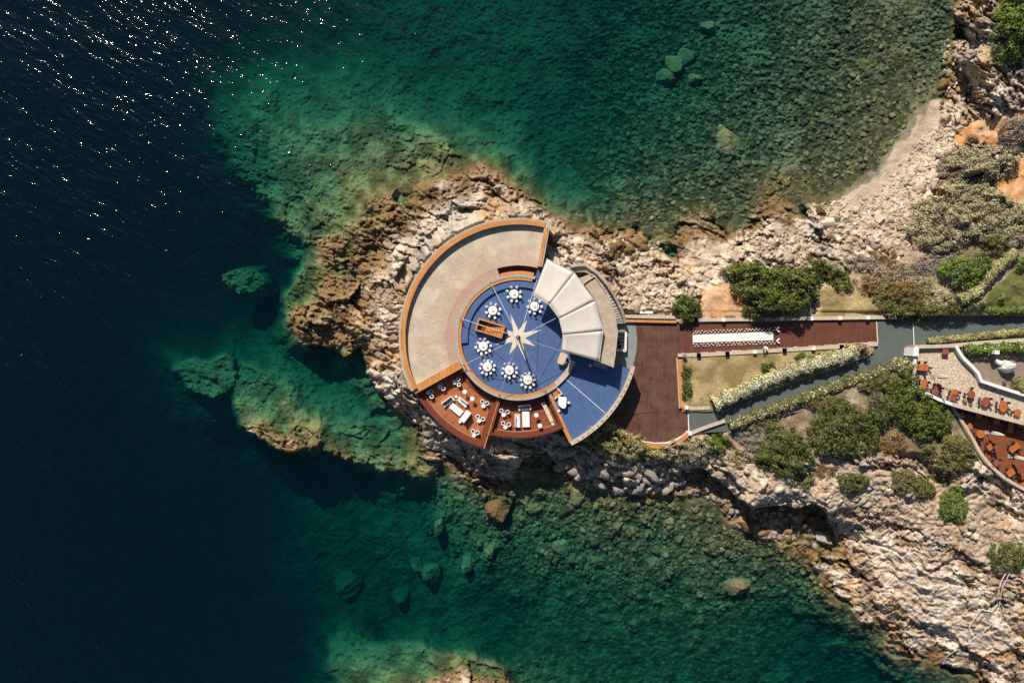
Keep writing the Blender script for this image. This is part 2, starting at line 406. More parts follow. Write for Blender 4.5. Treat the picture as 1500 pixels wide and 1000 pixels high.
# bedded rock: long blocks tilted along the strata, cut by joints
th = math.radians(24)
xr = X*math.cos(th)+Y*math.sin(th) + (fbm(X/9, Y/9, 21, 5, .6)-.5)*5
yr = -X*math.sin(th)+Y*math.cos(th) + (fbm(X/9, Y/9, 22, 5, .6)-.5)*5
f1, f2, c1, fa1 = worley(xr/5.0, yr/2.2, 3, True)
crack1 = sstep(0.0, 0.12, f2-f1)
g1, g2, c2_, fa2 = worley(xr/1.9+7, yr/0.95, 4, True)
crack2 = sstep(0.0, 0.2, g2-g1)
h1, h2, c3 = worley(X/1.15, Y/1.0, 9)
tiltd = (xr/4.6-np.floor(xr/4.6))
rough_field = 0.45+1.1*sstep(0.35, 0.65, fbm(X/11, Y/11, 61, 3))
ckm = sstep(0.42, 0.58, fbm(X/5, Y/5, 62, 3)); ckm2 = sstep(0.45, 0.6, fbm(X/3, Y/3, 63, 3))
def ledge(t, w=.16):
    f = t-np.floor(t); return np.where(f < 1-w, f/(1-w), (1-f)/w)
along = fbm(xr/6, yr/3, 66, 3)
sl1, sl2, slc, slf = worley(xr/8+3, yr/4.5, 71, True)
e1, e2, ec, ef = worley(xr/1.0+5, yr/0.52, 72, True)
q1, q2, qc, qf = worley(X/1.25+5+wx*.8, Y/1.0+wy*.8, 73, True)
l1 = ledge(yr/2.7 + (fbm(xr/7, yr/2.5, 67, 4, .55)-.5)*2.2)*sstep(.46, .68, along)
l2 = ledge(yr/1.05 + (fbm(xr/3, yr/1.2, 68, 4, .55)-.5)*2.4)*sstep(.45, .68, fbm(xr/3.5, yr/2, 69, 3))
se = sstep(1080, 1220, U)*sstep(700, 770, V)
facets = (slf*1.7 + (slc-.5)*0.8 - (1-sstep(0,.05,sl2-sl1))*.5*ckm + ((ec-.5)*.22 + ef*.34)*(1+.3*se) + ((qc-.5)*.30 + qf*.50 - (1-sstep(0,.12,q2-q1))*.26)*(1+.2*se)
          + (c1-0.5)*0.65 + fa1*1.0 - (1-crack1)*0.8*ckm + ((c2_-0.5)*0.5 + fa2*0.7)*rough_field - (1-crack2)*0.30*ckm2)
ledges = l1*0.95 + l2*0.42 + (fbm(X/1.1, Y/1.1, 31, 5, 0.65)-0.5)*0.7*rough_field
rock = facets*(1-.22*se) + ledges*(1-.72*se) + (fbm(X/0.36, Y/0.36, 33, 2)-0.5)*0.26 - .4
rock += (fbm(X/12, Y/12, 41, 3)-0.5)*2.2
rubble = (0.55-h1)*0.9 + (c3-0.5)*0.7
rock = np.where(rubN & ~soft, rock*0.35+rubble*0.75, rock)
rock = np.where(slope & ~soft, rock*.45+rubble*.55, rock)
slabm = inpoly(UW, VW, [(985,350),(1008,320),(1060,332),(1085,365),(1060,395),(1080,430),(1030,428),(1000,405)]) | inpoly(UW, VW, [(1122,300),(1150,278),(1195,325),(1185,350),(1140,335)])
slabs = inpoly(UW, VW, [(1245,768),(1300,790),(1370,830),(1440,880),(1490,950),(1440,960),(1390,925),(1330,905),(1290,850)])
rock = np.where(slabm, rock*.38, np.where(slabs, rock*.5+ledges*.35, rock))
rock = np.where(rubS & ~soft, rock*0.5+rubble*1.5, rock)
# sea bed
wbx = (fbm(X/4, Y/4, 14, 3)-.5)*1.5
k1, k2, kc = worley(X/0.85+3+wbx, Y/0.72+wbx, 13)
m1, m2, mc = worley(X/3.1, Y/2.6, 15)
cob = (0.5-k1)*0.36+(kc-0.5)*0.34-(1-sstep(0,.18,k2-k1))*.18 + (fbm(X/0.8, Y/0.8, 37, 3)-0.5)*0.30
big = np.clip(0.55-m1, 0, 1)*1.6*(mc > 0.62)
reef = (fbm(X/4, Y/4, 44, 6, 0.62)-0.5)*2.4 + (fbm(X/0.7, Y/0.7, 45, 3, .6)-.5)*.5 - (1-crack2)*.25*ckm2
cove = (V < 345)*(U > 600)
covef = sstep(760, 880, U+wx*160)*(V < 345)
reefm = 1-covef
southcob = sstep(640, 760, U)*(V > 690)
mixr = np.clip(reefm*(1-0.75*southcob), 0, 1)
sea = cob*(1-0.55*mixr) + reef*(0.25+0.75*mixr)*0.8 + big*np.clip(southcob+0.15, 0, 1)
deepfade = 1-0.5*sstep(-9, -18, base)
softf = soft.astype(float)
for ax_ in (0, 1):
    for _ in range(4): softf = (np.roll(softf, 1, ax_)+softf+np.roll(softf, -1, ax_))/3
hard = land*np.where(slope & ~soft, 0.7, 1.0)
Z = base + softf*(fbm(X/2, Y/2, 65, 4)-0.5)*0.8*land + (1-softf)*rock*hard + sea*(1-land)*deepfade*sstep(0.2, -1.2, base)
def shelf(poly, pts, warp=1.0, amp=.5, soft_=7):
    global Z
    Apl = np.array([[p[0], p[1], 1] for p in pts], float); co = np.linalg.lstsq(Apl, np.array([p[2] for p in pts]), rcond=None)[0]
    q = blur(inpoly(U+wx*30*warp, V+wy*30*warp, poly).astype(float), soft_)
    pl = np.clip(co[0]*U+co[1]*V+co[2], -9, 2.2) + (fbm(X/3, Y/3, 44, 6, .62)-.5)*amp*2.2 - (1-crack2)*.3*ckm2 + (fbm(X/0.6, Y/0.6, 46, 3, .6)-.5)*.4
    pl = pl + rock*(.32+.45*sstep(-1.6, 0, pl))
    t = sstep(.15, .85, q + (fbm(X/2, Y/2, 48, 4, .6)-.5)*.5*(q > .02)*(q < .98))
    Z = Z*(1-t) + np.maximum(Z, pl)*t
def blur(A, r):
    for ax in (0, 1):
        for _ in range(2):
            n = A.shape[ax]; c = np.cumsum(np.concatenate([np.zeros_like(A.take([0], ax)), A], ax), ax)
            hi = np.clip(np.arange(n)+r+1, 0, n); lo = np.clip(np.arange(n)-r, 0, n)
            A = (c.take(hi, ax)-c.take(lo, ax))/((hi-lo).reshape((-1,1) if ax == 0 else (1,-1)))
    return A
shelf([(300,165),(322,215),(350,252),(385,300),(425,345),(470,372),(520,395),(560,330),(640,280),(690,235),(600,180),(530,140),(480,115),(400,95),(340,120)], [(320,180,-6.3),(480,250,-2.4),(560,290,-.5),(420,130,-6.0)], 1.3, .6, 14)
shelf([(248,548),(262,528),(285,518),(345,522),(352,560),(335,575),(318,590),(285,582)], [(260,545,-3.9),(345,550,-3.3),(300,580,-3.2)], 1.0, .5, 4)
shelf([(345,530),(390,540),(432,572),(450,605),(474,650),(462,664),(430,662),(395,652),(362,640),(345,600)], [(350,550,-3.6),(440,640,.3),(380,600,-1.6),(460,650,.3)])
shelf([(445,625),(470,612),(520,610),(600,640),(645,690),(625,706),(600,693),(560,690),(510,675),(472,664)], [(520,615,-3.2),(560,688,-.7),(620,698,.1),(470,655,-.9)])
shelf([(470,938),(520,928),(600,938),(680,950),(740,978),(770,1040),(700,1120),(520,1120),(500,1010),(482,985)], [(490,948,-4.4),(560,1000,-1.5),(700,995,.0)])
shelf([(402,430),(425,418),(450,382),(482,372),(520,368),(560,420),(545,500),(505,506),(445,504),(425,478)], [(408,440,-1.1),(450,470,.0),(500,440,.7)], .8, .7)
def cutdown(poly, ztop, warp=.6):
    global Z
    q = inpoly(U+wx*26*warp, V+wy*26*warp, poly)
    Z = np.where(q, np.minimum(Z, ztop+rubble*.9+(fbm(X/3, Y/3, 47, 4)-.5)*1.6), Z)
cutdown([(1034,684),(1060,708),(1098,742),(1125,739),(1160,741),(1195,738),(1212,758),(1222,790),(1246,806),(1240,822),(1195,806),(1180,835),(1100,810),(1020,760),(975,725),(1000,690)], .05)
cutdown([(763,668),(800,668),(815,690),(830,712),(770,712),(757,690)], .0)
cutdown([(448,504),(475,505),(508,522),(527,510),(540,545),(565,588),(530,575),(490,530)], -3.4, .5)
lim = sstep(-1.6, -0.2, base)*(1-land)
Z = np.where((base < 0) & (cove), np.minimum(Z, -0.08), Z)

# keep the ground below built floors
def clampz(poly, z, g=0.0):
    global Z
    Z = np.where(inpoly(U, V, poly), np.minimum(Z, z), Z)
rp = np.hypot(U-PC[0], V-PC[1]); ap = np.degrees(np.arctan2(PC[1]-V, U-PC[0])) % 360
Z = np.where((rp < 178), np.minimum(Z, 6.9), Z)
Z = np.where((rp < 200) & (rp > 165) & ((ap > 70) & (ap < 215)), np.minimum(Z, 8.2-0.09*np.abs(rp-172)), Z)
Z = np.where((ap > 215) & (ap < 300) & (rp < 185), np.minimum(Z, 6.6), Z)
DECKP = [(880,455),(1290,455),(1290,512),(1005,530),(1012,660),(905,660),(860,640)]
clampz(DECKP, Z_DECK-0.3)
ROADP = [(1278,462),(1345,462),(1530,462),(1530,500),(1345,512),(1340,530),(1068,632),(1005,640),(1000,596),(1040,598),(1280,520)]
clampz(ROADP, Z_DECK-0.25)
clampz([(1330,502),(1530,490),(1530,640),(1395,600),(1330,575)], Z_REST-0.35)
clampz([(1388,590),(1530,612),(1530,740),(1480,712),(1440,680),(1410,632)], Z_LOW-0.4)
LAWNP = [(998,518),(1285,500),(1275,522),(1040,604),(998,604)]
Z = np.where(inpoly(U, V, LAWNP), Z_DECK+0.25+(fbm(X/1.5, Y/1.5, 71, 3)-.5)*0.12, Z)
Zg = Z
def zat(px, py):
    a = np.atleast_1d(np.float64(px)); b = np.atleast_1d(np.float64(py))
    r = bil(us, vs, Zg, a, b)
    return float(r[0]) if np.isscalar(px) else r

kk = (H-Z)/F
VX = np.stack([(U-750)*kk, (500-V)*kk, Z], -1).reshape(-1, 3)
nr, nc = U.shape
idx = np.arange(nr*nc).reshape(nr, nc)
faces = np.stack([idx[1:,:-1], idx[1:,1:], idx[:-1,1:], idx[:-1,:-1]], -1).reshape(-1, 4)
ter_me = np_mesh('terrain', VX, faces)

# base colours of the ground (dry rock, wet rock, algae, stones, soil, grass)
def mixc(a, b, t): return a*(1-t[...,None])+np.asarray(b)*t[...,None]
n1 = fbm(X/3, Y/3, 81, 5, .6); n2 = fbm(X/9, Y/9, 82, 4); n3 = fbm(X/0.6, Y/0.6, 83, 3)
C = np.zeros(U.shape+(3,))+np.array((0.45,0.365,0.285))
C = mixc(C, (0.60,0.52,0.435), sstep(0.44, 0.70, n1))
C = mixc(C, (0.29,0.215,0.15), sstep(0.54, 0.36, n1)*0.85)
C = mixc(C, (0.37,0.34,0.30), sstep(0.5, 0.72, n2)*0.6)
C = mixc(C, (0.50,0.30,0.13), sstep(0.60, 0.74, fbm(X/5, Y/5, 84, 4))*0.5)
C *= (0.79+0.32*c2_)[...,None]
C *= (0.78+0.4*n3)[...,None]
C = np.where(slabs[...,None], C*.5+np.array((.60,.52,.44))*.5*(.85+.3*n3)[...,None], C)
# rubble stones each a tone of their own
rs = (rubN | rubS) & ~soft
C = np.where(rs[...,None], mixc(np.zeros(C.shape)+np.array((0.31,0.24,0.17)), (0.58,0.50,0.40), c3), C)
dirt = np.array((0.40,0.30,0.215))
C = np.where((slope & ~soft)[...,None], C*0.55+dirt*0.45, C)
C = np.where(earth[...,None], mixc(np.zeros(C.shape)+np.array((0.20,0.15,0.10)), (0.36,0.28,0.205), sstep(.35,.65,n1)), C)
C = np.where(soil[...,None], mixc(np.zeros(C.shape)+np.array((0.50,0.25,0.11)), (0.62,0.40,0.24), sstep(.35,.7,n1)), C)
C = np.where(dry[...,None], mixc(np.zeros(C.shape)+np.array((0.24,0.19,0.085)), (0.42,0.33,0.18), sstep(.35,.65,n1)), C)
C = np.where(lawn[...,None], mixc(np.zeros(C.shape)+np.array((0.10,0.12,0.03)), (0.20,0.20,0.07), n1), C)
C = np.where(sand[...,None], mixc(np.zeros(C.shape)+np.array((0.44,0.365,0.285)), (0.53,0.455,0.375), n3), C)
# wet weathered band just above the water line, fading upwards raggedly
wl_ = Z + (n1-0.5)*2.2
wtop = 1.3+3.2*sstep(760, 560, U)*sstep(620, 480, V)+0.5*sstep(1150,1000,U)*(V<400)
wet = sstep(wtop, wtop*.25, wl_)*np.where(sand, 0.25, 1.0)
C = mixc(C, (0.185,0.118,0.052), wet*0.88)
C = mixc(C, (0.075,0.05,0.025), sstep(0.55, 0.7, fbm(X/1.4, Y/1.4, 88, 4))*wet*0.7)
# under water: algae on rock
uw = sstep(0.12, -0.25, Z)
alg = mixc(np.zeros(C.shape)+np.array((0.125,0.105,0.04)), (0.32,0.28,0.13), sstep(.33,.62,n1))
alg = mixc(alg, (0.24,0.235,0.135), sstep(-1.5, -5, Z)*0.8)
alg = mixc(alg, (0.10,0.095,0.04), sstep(0.52, 0.66, fbm(X/1.8, Y/1.8, 90, 4))*0.6)
cobc = mixc(np.zeros(C.shape)+np.array((0.055,0.050,0.022)), (0.20,0.18,0.09), kc**1.6)
cobc = mixc(cobc, (0.30,0.27,0.16), sstep(0.6, 0.75, fbm(X/6, Y/6, 91, 4))*0.5)
cm = np.clip(covef+southcob*0.85, 0, 1)
alg = alg*(1-cm[...,None])+cobc*cm[...,None]
pale = inpoly(UW, VW, [(1205,305),(1240,278),(1290,235),(1320,190),(1350,120),(1372,110),(1350,175),(1320,220),(1280,265),(1240,292)])
alg = np.where(pale[...,None], mixc(alg, (0.34,0.31,0.23), 0.5*sstep(.4,.6,n1)*np.ones(U.shape)), alg)
C = C*(1-uw[...,None])+alg*.85*uw[...,None]
C = np.clip(C, 0.01, 0.85)
ca = ter_me.color_attributes.new('ground_colour', 'FLOAT_COLOR', 'POINT')
ca.data.foreach_set('color', np.concatenate([C, np.ones(U.shape+(1,))], -1).astype(np.float32).ravel())

m_ter, nt, N, L, B = new_mat('ground')
B.inputs['Roughness'].default_value = 0.9; B.inputs['Specular IOR Level'].default_value = 0.15
at = N.new('ShaderNodeAttribute'); at.attribute_name = 'ground_colour'
tc = N.new('ShaderNodeTexCoord'); no = N.new('ShaderNodeTexNoise'); no.inputs['Scale'].default_value = 2.6; no.inputs['Detail'].default_value = 6; no.inputs['Roughness'].default_value = 0.7
L.new(tc.outputs['Object'], no.inputs['Vector'])
mr = N.new('ShaderNodeMapRange'); mr.inputs[1].default_value = 0.3; mr.inputs[2].default_value = 0.7; mr.inputs[3].default_value = 0.72; mr.inputs[4].default_value = 1.25
L.new(no.outputs['Fac'], mr.inputs[0])
sc_ = N.new('ShaderNodeVectorMath'); sc_.operation = 'SCALE'; L.new(at.outputs['Color'], sc_.inputs[0]); L.new(mr.outputs[0], sc_.inputs['Scale'])
L.new(sc_.outputs[0], B.inputs['Base Color'])
bp = N.new('ShaderNodeBump'); bp.inputs['Strength'].default_value = 0.8; bp.inputs['Distance'].default_value = 0.16
L.new(no.outputs['Fac'], bp.inputs['Height']); L.new(bp.outputs[0], B.inputs['Normal'])
terrain = link('terrain', ter_me, m_ter); tag(terrain, 'rocky headland, pebble beach and algae covered sea bed', 'terrain', kind='structure')

# ------------------------------------------------------------------ sea water: one closed body, clear and absorbing
m_wat, nt, N, L, B = new_mat('sea_water'); N.remove(B)
out = N['Material Output']
tc = N.new('ShaderNodeTexCoord')
def wave(rot, sx_, sy_, scale, detail):
    mp = N.new('ShaderNodeMapping'); mp.inputs['Rotation'].default_value = (0,0,math.radians(rot))
    L.new(tc.outputs['Object'], mp.inputs['Vector'])
    m2_ = N.new('ShaderNodeMapping'); m2_.inputs['Scale'].default_value = (sx_, sy_, 1); L.new(mp.outputs[0], m2_.inputs['Vector'])
    n = N.new('ShaderNodeTexNoise'); n.inputs['Scale'].default_value = scale; n.inputs['Detail'].default_value = detail; n.inputs['Roughness'].default_value = 0.5
    n.inputs['Distortion'].default_value = 0.3
    L.new(m2_.outputs[0], n.inputs['Vector']); return n.outputs['Fac']
def madd(a, k, b=None):
    q = N.new('ShaderNodeMath'); q.operation = 'MULTIPLY_ADD'; L.new(a, q.inputs[0]); q.inputs[1].default_value = k
    if b is None: q.inputs[2].default_value = 0
    else: L.new(b, q.inputs[2])
    return q.outputs[0]
swell = madd(wave(38, 0.25, 1.0, 0.20, 1), 0.9)
chop = madd(wave(36, 0.40, 1.0, 0.75, 1), 0.42, swell)
rip = madd(wave(30, 0.6, 1.0, 2.2, 1), 0.13, chop)
# open water on the left is rougher than the lee of the headland
sx = N.new('ShaderNodeSeparateXYZ'); L.new(tc.outputs['Object'], sx.inputs[0])
lee = N.new('ShaderNodeMath'); lee.operation = 'MULTIPLY_ADD'; lee.inputs[1].default_value = -0.55; L.new(sx.outputs[1], lee.inputs[0]); L.new(sx.outputs[0], lee.inputs[2])
lr = N.new('ShaderNodeMapRange'); lr.inputs[1].default_value = -95; lr.inputs[2].default_value = 10; lr.inputs[3].default_value = 1.0; lr.inputs[4].default_value = 0.28
L.new(lee.outputs[0], lr.inputs[0])
bm_ = N.new('ShaderNodeBump'); bm_.inputs['Distance'].default_value = 1.0
L.new(lr.outputs[0], bm_.inputs['Strength']); L.new(rip, bm_.inputs['Height'])
fr = N.new('ShaderNodeFresnel'); L.new(bm_.outputs[0], fr.inputs['Normal'])
ge = N.new('ShaderNodeNewGeometry'); io = N.new('ShaderNodeMapRange'); io.inputs[3].default_value = 1.33; io.inputs[4].default_value = 1/1.33
L.new(ge.outputs['Backfacing'], io.inputs[0]); L.new(io.outputs[0], fr.inputs['IOR'])
gl = N.new('ShaderNodeBsdfGlossy'); gl.inputs['Roughness'].default_value = 0.036; L.new(bm_.outputs[0], gl.inputs['Normal'])
tr = N.new('ShaderNodeBsdfTransparent')
mx = N.new('ShaderNodeMixShader'); L.new(fr.outputs[0], mx.inputs[0]); L.new(tr.outputs[0], mx.inputs[1]); L.new(gl.outputs[0], mx.inputs[2])
L.new(mx.outputs[0], out.inputs['Surface'])
va = N.new('ShaderNodeVolumeAbsorption'); va.inputs['Color'].default_value = (0.27, 0.775, 0.785, 1); va.inputs['Density'].default_value = 0.385
vsc = N.new('ShaderNodeVolumeScatter'); vsc.inputs['Color'].default_value = (0.03, 0.52, 1.0, 1); vsc.inputs['Density'].default_value = 0.0062; vsc.inputs['Anisotropy'].default_value = 0.0
vad = N.new('ShaderNodeAddShader'); L.new(va.outputs[0], vad.inputs[0]); L.new(vsc.outputs[0], vad.inputs[1])
L.new(vad.outputs[0], out.inputs['Volume'])
wb = MB().box((0, 0, -30), (2400, 2400, 60))
water = wb.build('sea_water', m_wat); tag(water, 'clear green to navy sea water with sun glints', 'sea', kind='structure')
# ------------------------------------------------------------------ materials for built things
M = {}
M['concrete'] = mat('weathered concrete', (0.55,0.47,0.37), (0.43,0.365,0.285), rough=0.85, scale=0.45, contrast=0.22, bump=0.15, bscale=6)
M['concrete_wall'] = mat('grey concrete wall', (0.50,0.45,0.39), (0.32,0.28,0.24), rough=0.9, scale=1.2, contrast=0.25, bump=0.3, bscale=5)
m_, nt, N, L, B = new_mat('stained terrace concrete'); B.inputs['Roughness'].default_value = .85
tc = N.new('ShaderNodeTexCoord'); n1_ = N.new('ShaderNodeTexNoise'); n1_.inputs['Scale'].default_value = .35; n1_.inputs['Detail'].default_value = 9; n1_.inputs['Roughness'].default_value = .68; L.new(tc.outputs['Object'], n1_.inputs['Vector'])
cr = N.new('ShaderNodeValToRGB'); e_ = cr.color_ramp.elements; e_[0].position = .30; e_[1].position = .70; e_[0].color = (.37,.315,.245,1); e_[1].color = (.60,.52,.415,1); L.new(n1_.outputs['Fac'], cr.inputs[0])
sx_ = N.new('ShaderNodeSeparateXYZ'); L.new(tc.outputs['Object'], sx_.inputs[0]); cx_ = N.new('ShaderNodeCombineXYZ'); L.new(sx_.outputs[0], cx_.inputs[0]); L.new(sx_.outputs[1], cx_.inputs[1])
ln_ = N.new('ShaderNodeVectorMath'); ln_.operation = 'LENGTH'; L.new(cx_.outputs[0], ln_.inputs[0])
n2_ = N.new('ShaderNodeTexNoise'); n2_.inputs['Scale'].default_value = .8; n2_.inputs['Detail'].default_value = 7; n2_.inputs['Roughness'].default_value = .7; L.new(tc.outputs['Object'], n2_.inputs['Vector'])
ma_ = N.new('ShaderNodeMath'); ma_.operation = 'MULTIPLY_ADD'; ma_.inputs[1].default_value = -9.0; L.new(n2_.outputs['Fac'], ma_.inputs[0]); L.new(ln_.outputs['Value'], ma_.inputs[2])
mr_ = N.new('ShaderNodeMapRange'); mr_.inputs[1].default_value = 7.6; mr_.inputs[2].default_value = 11.0; mr_.inputs[3].default_value = .75; mr_.inputs[4].default_value = 0; L.new(ma_.outputs[0], mr_.inputs[0])
mm_ = N.new('ShaderNodeMix'); mm_.data_type = 'RGBA'; L.new(mr_.outputs[0], mm_.inputs['Factor']); L.new(cr.outputs[0], mm_.inputs[6]); mm_.inputs[7].default_value = (.43,.27,.205,1); L.new(mm_.outputs[2], B.inputs['Base Color'])
M['terrace_floor'] = m_
M['pinkish'] = mat('red tinted concrete', (0.44,0.255,0.195), (0.42,0.32,0.255), rough=0.85, scale=0.8, contrast=0.2)
M['coral'] = mat('faded red paint', (0.47,0.345,0.27), (0.53,0.44,0.35), rough=0.85, scale=2.5)
M['stone_cap'] = mat('pale stone coping', (0.60,0.52,0.42), (0.40,0.33,0.25), rough=0.9, scale=2.2, contrast=0.2, bump=0.3, bscale=9)
M['rope'] = mat('grey stone rim', (0.44,0.42,0.38), (0.27,0.26,0.25), rough=0.9, scale=3, contrast=0.2)
M['white_paint'] = mat('white lime wash', (0.80,0.79,0.77), (0.70,0.69,0.67), rough=0.7, scale=1.0)
M['white'] = mat('white lacquer', (0.80,0.80,0.79), (0.76,0.76,0.76), rough=0.45, scale=3)
M['linen'] = mat('white linen', (0.82,0.82,0.81), (0.78,0.78,0.78), rough=0.85, scale=4, bump=0.1, bscale=12)
M['porcelain'] = mat('pale grey porcelain', (0.62,0.63,0.65), (0.58,0.59,0.61), rough=0.25, scale=3)
M['cream'] = mat('cream paint', (0.66,0.58,0.46), (0.54,0.47,0.38), rough=0.7, scale=1.5)
M['tan'] = mat('tan upholstery', (0.62,0.48,0.36), (0.56,0.43,0.32), rough=0.8, scale=2)
M['greyblue'] = mat('grey blue cushion fabric', (0.26,0.30,0.33), (0.20,0.24,0.27), rough=0.9, scale=4)
M['darkhole'] = mat('dark seat cushion', (0.10,0.10,0.11), (0.06,0.06,0.07), rough=0.9, scale=4)
M['greygreen'] = mat('grey green laminate', (0.33,0.36,0.31), (0.28,0.30,0.26), rough=0.6, scale=2)
M['canvas'] = mat('off white sail canvas', (0.65,0.62,0.58), (0.55,0.52,0.475), rough=0.8, scale=0.7, bump=0.5, bscale=0.9)
M['seam'] = mat('grey canvas seam', (0.17,0.155,0.14), rough=0.8)
M['steel'] = mat('galvanised steel', (0.45,0.45,0.45), (0.35,0.35,0.36), rough=0.4, metal=0.7, scale=5)
M['blackmetal'] = mat('black metal', (0.03,0.03,0.035), (0.02,0.02,0.02), rough=0.5, scale=5)
M['cable'] = mat('white rope', (0.70,0.70,0.72), (0.6,0.6,0.62), rough=0.7, scale=8)
M['orange_r'] = plank_mat('teak planks along the ring', (0.60,0.27,0.085), (0.44,0.175,0.05), width=0.22, mode='radial', gapw=0.10, wear=0.3)
M['orange'] = plank_mat('teak planks', (0.62,0.28,0.09), (0.46,0.19,0.055), width=0.22, angle=0, gapw=0.10, wear=0.3)
M['teak'] = mat('teak', (0.60,0.27,0.085), (0.40,0.16,0.05), rough=0.6, scale=2.2, contrast=0.25)
M['mahog'] = mat('red mahogany boards', (0.22,0.060,0.028), (0.14,0.036,0.018), rough=0.5, scale=1.6, contrast=0.3)
M['loungeA'] = plank_mat('red brown deck boards', (0.42,0.135,0.05), (0.27,0.074,0.027), width=0.20, angle=math.radians(48), gapw=0.08, wear=0.5, wearc=(0.52,0.24,0.11))
M['loungeB'] = plank_mat('dark red deck boards', (0.30,0.080,0.034), (0.20,0.048,0.02), width=0.20, angle=math.radians(85), gapw=0.08, wear=0.4, wearc=(0.42,0.15,0.07))
M['deck'] = plank_mat('weathered brown deck boards', (0.118,0.050,0.031), (0.070,0.031,0.020), width=0.24, angle=math.radians(2), gapw=0.06, wear=0.85, wearc=(0.165,0.10,0.068))
M['walk'] = plank_mat('brown walkway boards', (0.150,0.052,0.032), (0.098,0.036,0.023), width=0.26, angle=math.radians(2), gapw=0.07, wear=0.5, wearc=(0.16,0.08,0.055))
M['blue'] = mat('blue floor paint', (0.078,0.138,0.298), (0.054,0.104,0.24), rough=0.5, scale=1.1, contrast=0.2, spec=0.4, detail=10)
M['tarmac'] = mat('grey green coated tarmac', (0.115,0.140,0.130), (0.080,0.100,0.095), rough=0.85, scale=0.5, contrast=0.28, bump=0.2, bscale=30)
M['tarmac2'] = mat('light grey green floor', (0.26,0.28,0.27), (0.20,0.22,0.215), rough=0.8, scale=0.6)
M['gravelyard'] = mat('brown trodden earth', (0.30,0.235,0.18), (0.20,0.155,0.12), rough=0.95, scale=1.2, bump=0.3, bscale=10)
M['carpet'] = mat('white aisle carpet', (0.83,0.81,0.77), (0.79,0.77,0.73), rough=0.95, scale=2, bump=0.1, bscale=6)
M['redfloor'] = mat('red terrace tiles', (0.25,0.08,0.036), (0.16,0.047,0.022), rough=0.7, scale=1.3, contrast=0.25)
M['orange_table'] = mat('orange varnished table wood', (0.47,0.155,0.045), (0.35,0.105,0.03), rough=0.5, scale=2.5)
M['red_table'] = mat('dark red table cloth', (0.30,0.085,0.05), (0.22,0.06,0.036), rough=0.7, scale=2.5)
M['purple'] = mat('dark purple chair weave', (0.060,0.050,0.095), (0.035,0.03,0.06), rough=0.7, scale=6)
M['tarp'] = mat('grey white tarpaulin', (0.58,0.57,0.56), (0.46,0.46,0.47), rough=0.6, scale=1.0, bump=0.3, bscale=3)
M['green_glass'] = mat('dark green plastic', (0.03,0.10,0.06), (0.02,0.07,0.04), rough=0.4, scale=2)
M['bluebucket'] = mat('bright blue plastic', (0.05,0.20,0.55), (0.04,0.16,0.45), rough=0.4, scale=2)
M['bark'] = mat('grey brown bark', (0.20,0.15,0.11), (0.12,0.09,0.065), rough=0.9, scale=6)
M['bleached'] = mat('bleached dead wood', (0.62,0.60,0.56), (0.50,0.47,0.43), rough=0.9, scale=4)
M['pale_pebble'] = mat('pale boulder', (0.56,0.47,0.37), (0.36,0.29,0.22), rough=0.9, scale=1.4, contrast=0.25, bump=0.5, bscale=5)
M['wet_stone'] = mat('wet brown boulder', (0.30,0.20,0.10), (0.13,0.085,0.045), rough=0.8, scale=1.2, contrast=0.25, bump=0.5, bscale=5)
M['grey_stone'] = mat('grey boulder', (0.30,0.27,0.25), (0.19,0.17,0.155), rough=0.9, scale=1.2, contrast=0.25, bump=0.5, bscale=5)
def stone_mat(name, c, c2, isl=True):
    m, nt, N, L, B = new_mat(name); B.inputs['Roughness'].default_value = 0.9; B.inputs['Specular IOR Level'].default_value = 0.15
    g = N.new('ShaderNodeNewGeometry'); oi = N.new('ShaderNodeObjectInfo'); ad = N.new('ShaderNodeMath'); ad.operation = 'ADD'
    L.new(g.outputs['Random Per Island'], ad.inputs[0]); L.new(oi.outputs['Random'], ad.inputs[1])
    fr_ = N.new('ShaderNodeMath'); fr_.operation = 'FRACT'; L.new(ad.outputs[0], fr_.inputs[0])
    tc = N.new('ShaderNodeTexCoord'); no = N.new('ShaderNodeTexNoise'); no.inputs['Scale'].default_value = 1.3; no.inputs['Detail'].default_value = 6; L.new(tc.outputs['Object'], no.inputs['Vector'])
    mx = N.new('ShaderNodeMath'); mx.operation = 'MULTIPLY'; L.new(fr_.outputs[0], mx.inputs[0]); L.new(no.outputs['Fac'], mx.inputs[1])
    cr = N.new('ShaderNodeValToRGB'); cr.color_ramp.elements[0].color = (*c2,1); cr.color_ramp.elements[1].color = (*c,1); cr.color_ramp.elements[1].position = .6
    L.new(mx.outputs[0], cr.inputs[0]); L.new(cr.outputs[0], B.inputs['Base Color'])
    bp = N.new('ShaderNodeBump'); bp.inputs['Strength'].default_value = .6; bp.inputs['Distance'].default_value = .1; L.new(no.outputs['Fac'], bp.inputs['Height']); L.new(bp.outputs[0], B.inputs['Normal'])
    return m
M['algae_stone'] = stone_mat('algae covered boulder', (0.26,0.235,0.11), (0.045,0.042,0.02))
M['algae_big'] = mat('mossy boulder', (0.29,0.265,0.13), (0.10,0.09,0.042), rough=0.9, scale=0.8, contrast=0.22, bump=0.6, bscale=3)
M['pale_pebble'] = stone_mat('pale boulder', (0.66,0.57,0.46), (0.27,0.21,0.155))
M['grey_stone'] = stone_mat('grey boulder', (0.38,0.34,0.31), (0.15,0.13,0.115))
M['wet_stone'] = stone_mat('wet brown boulder', (0.34,0.22,0.11), (0.09,0.06,0.03))

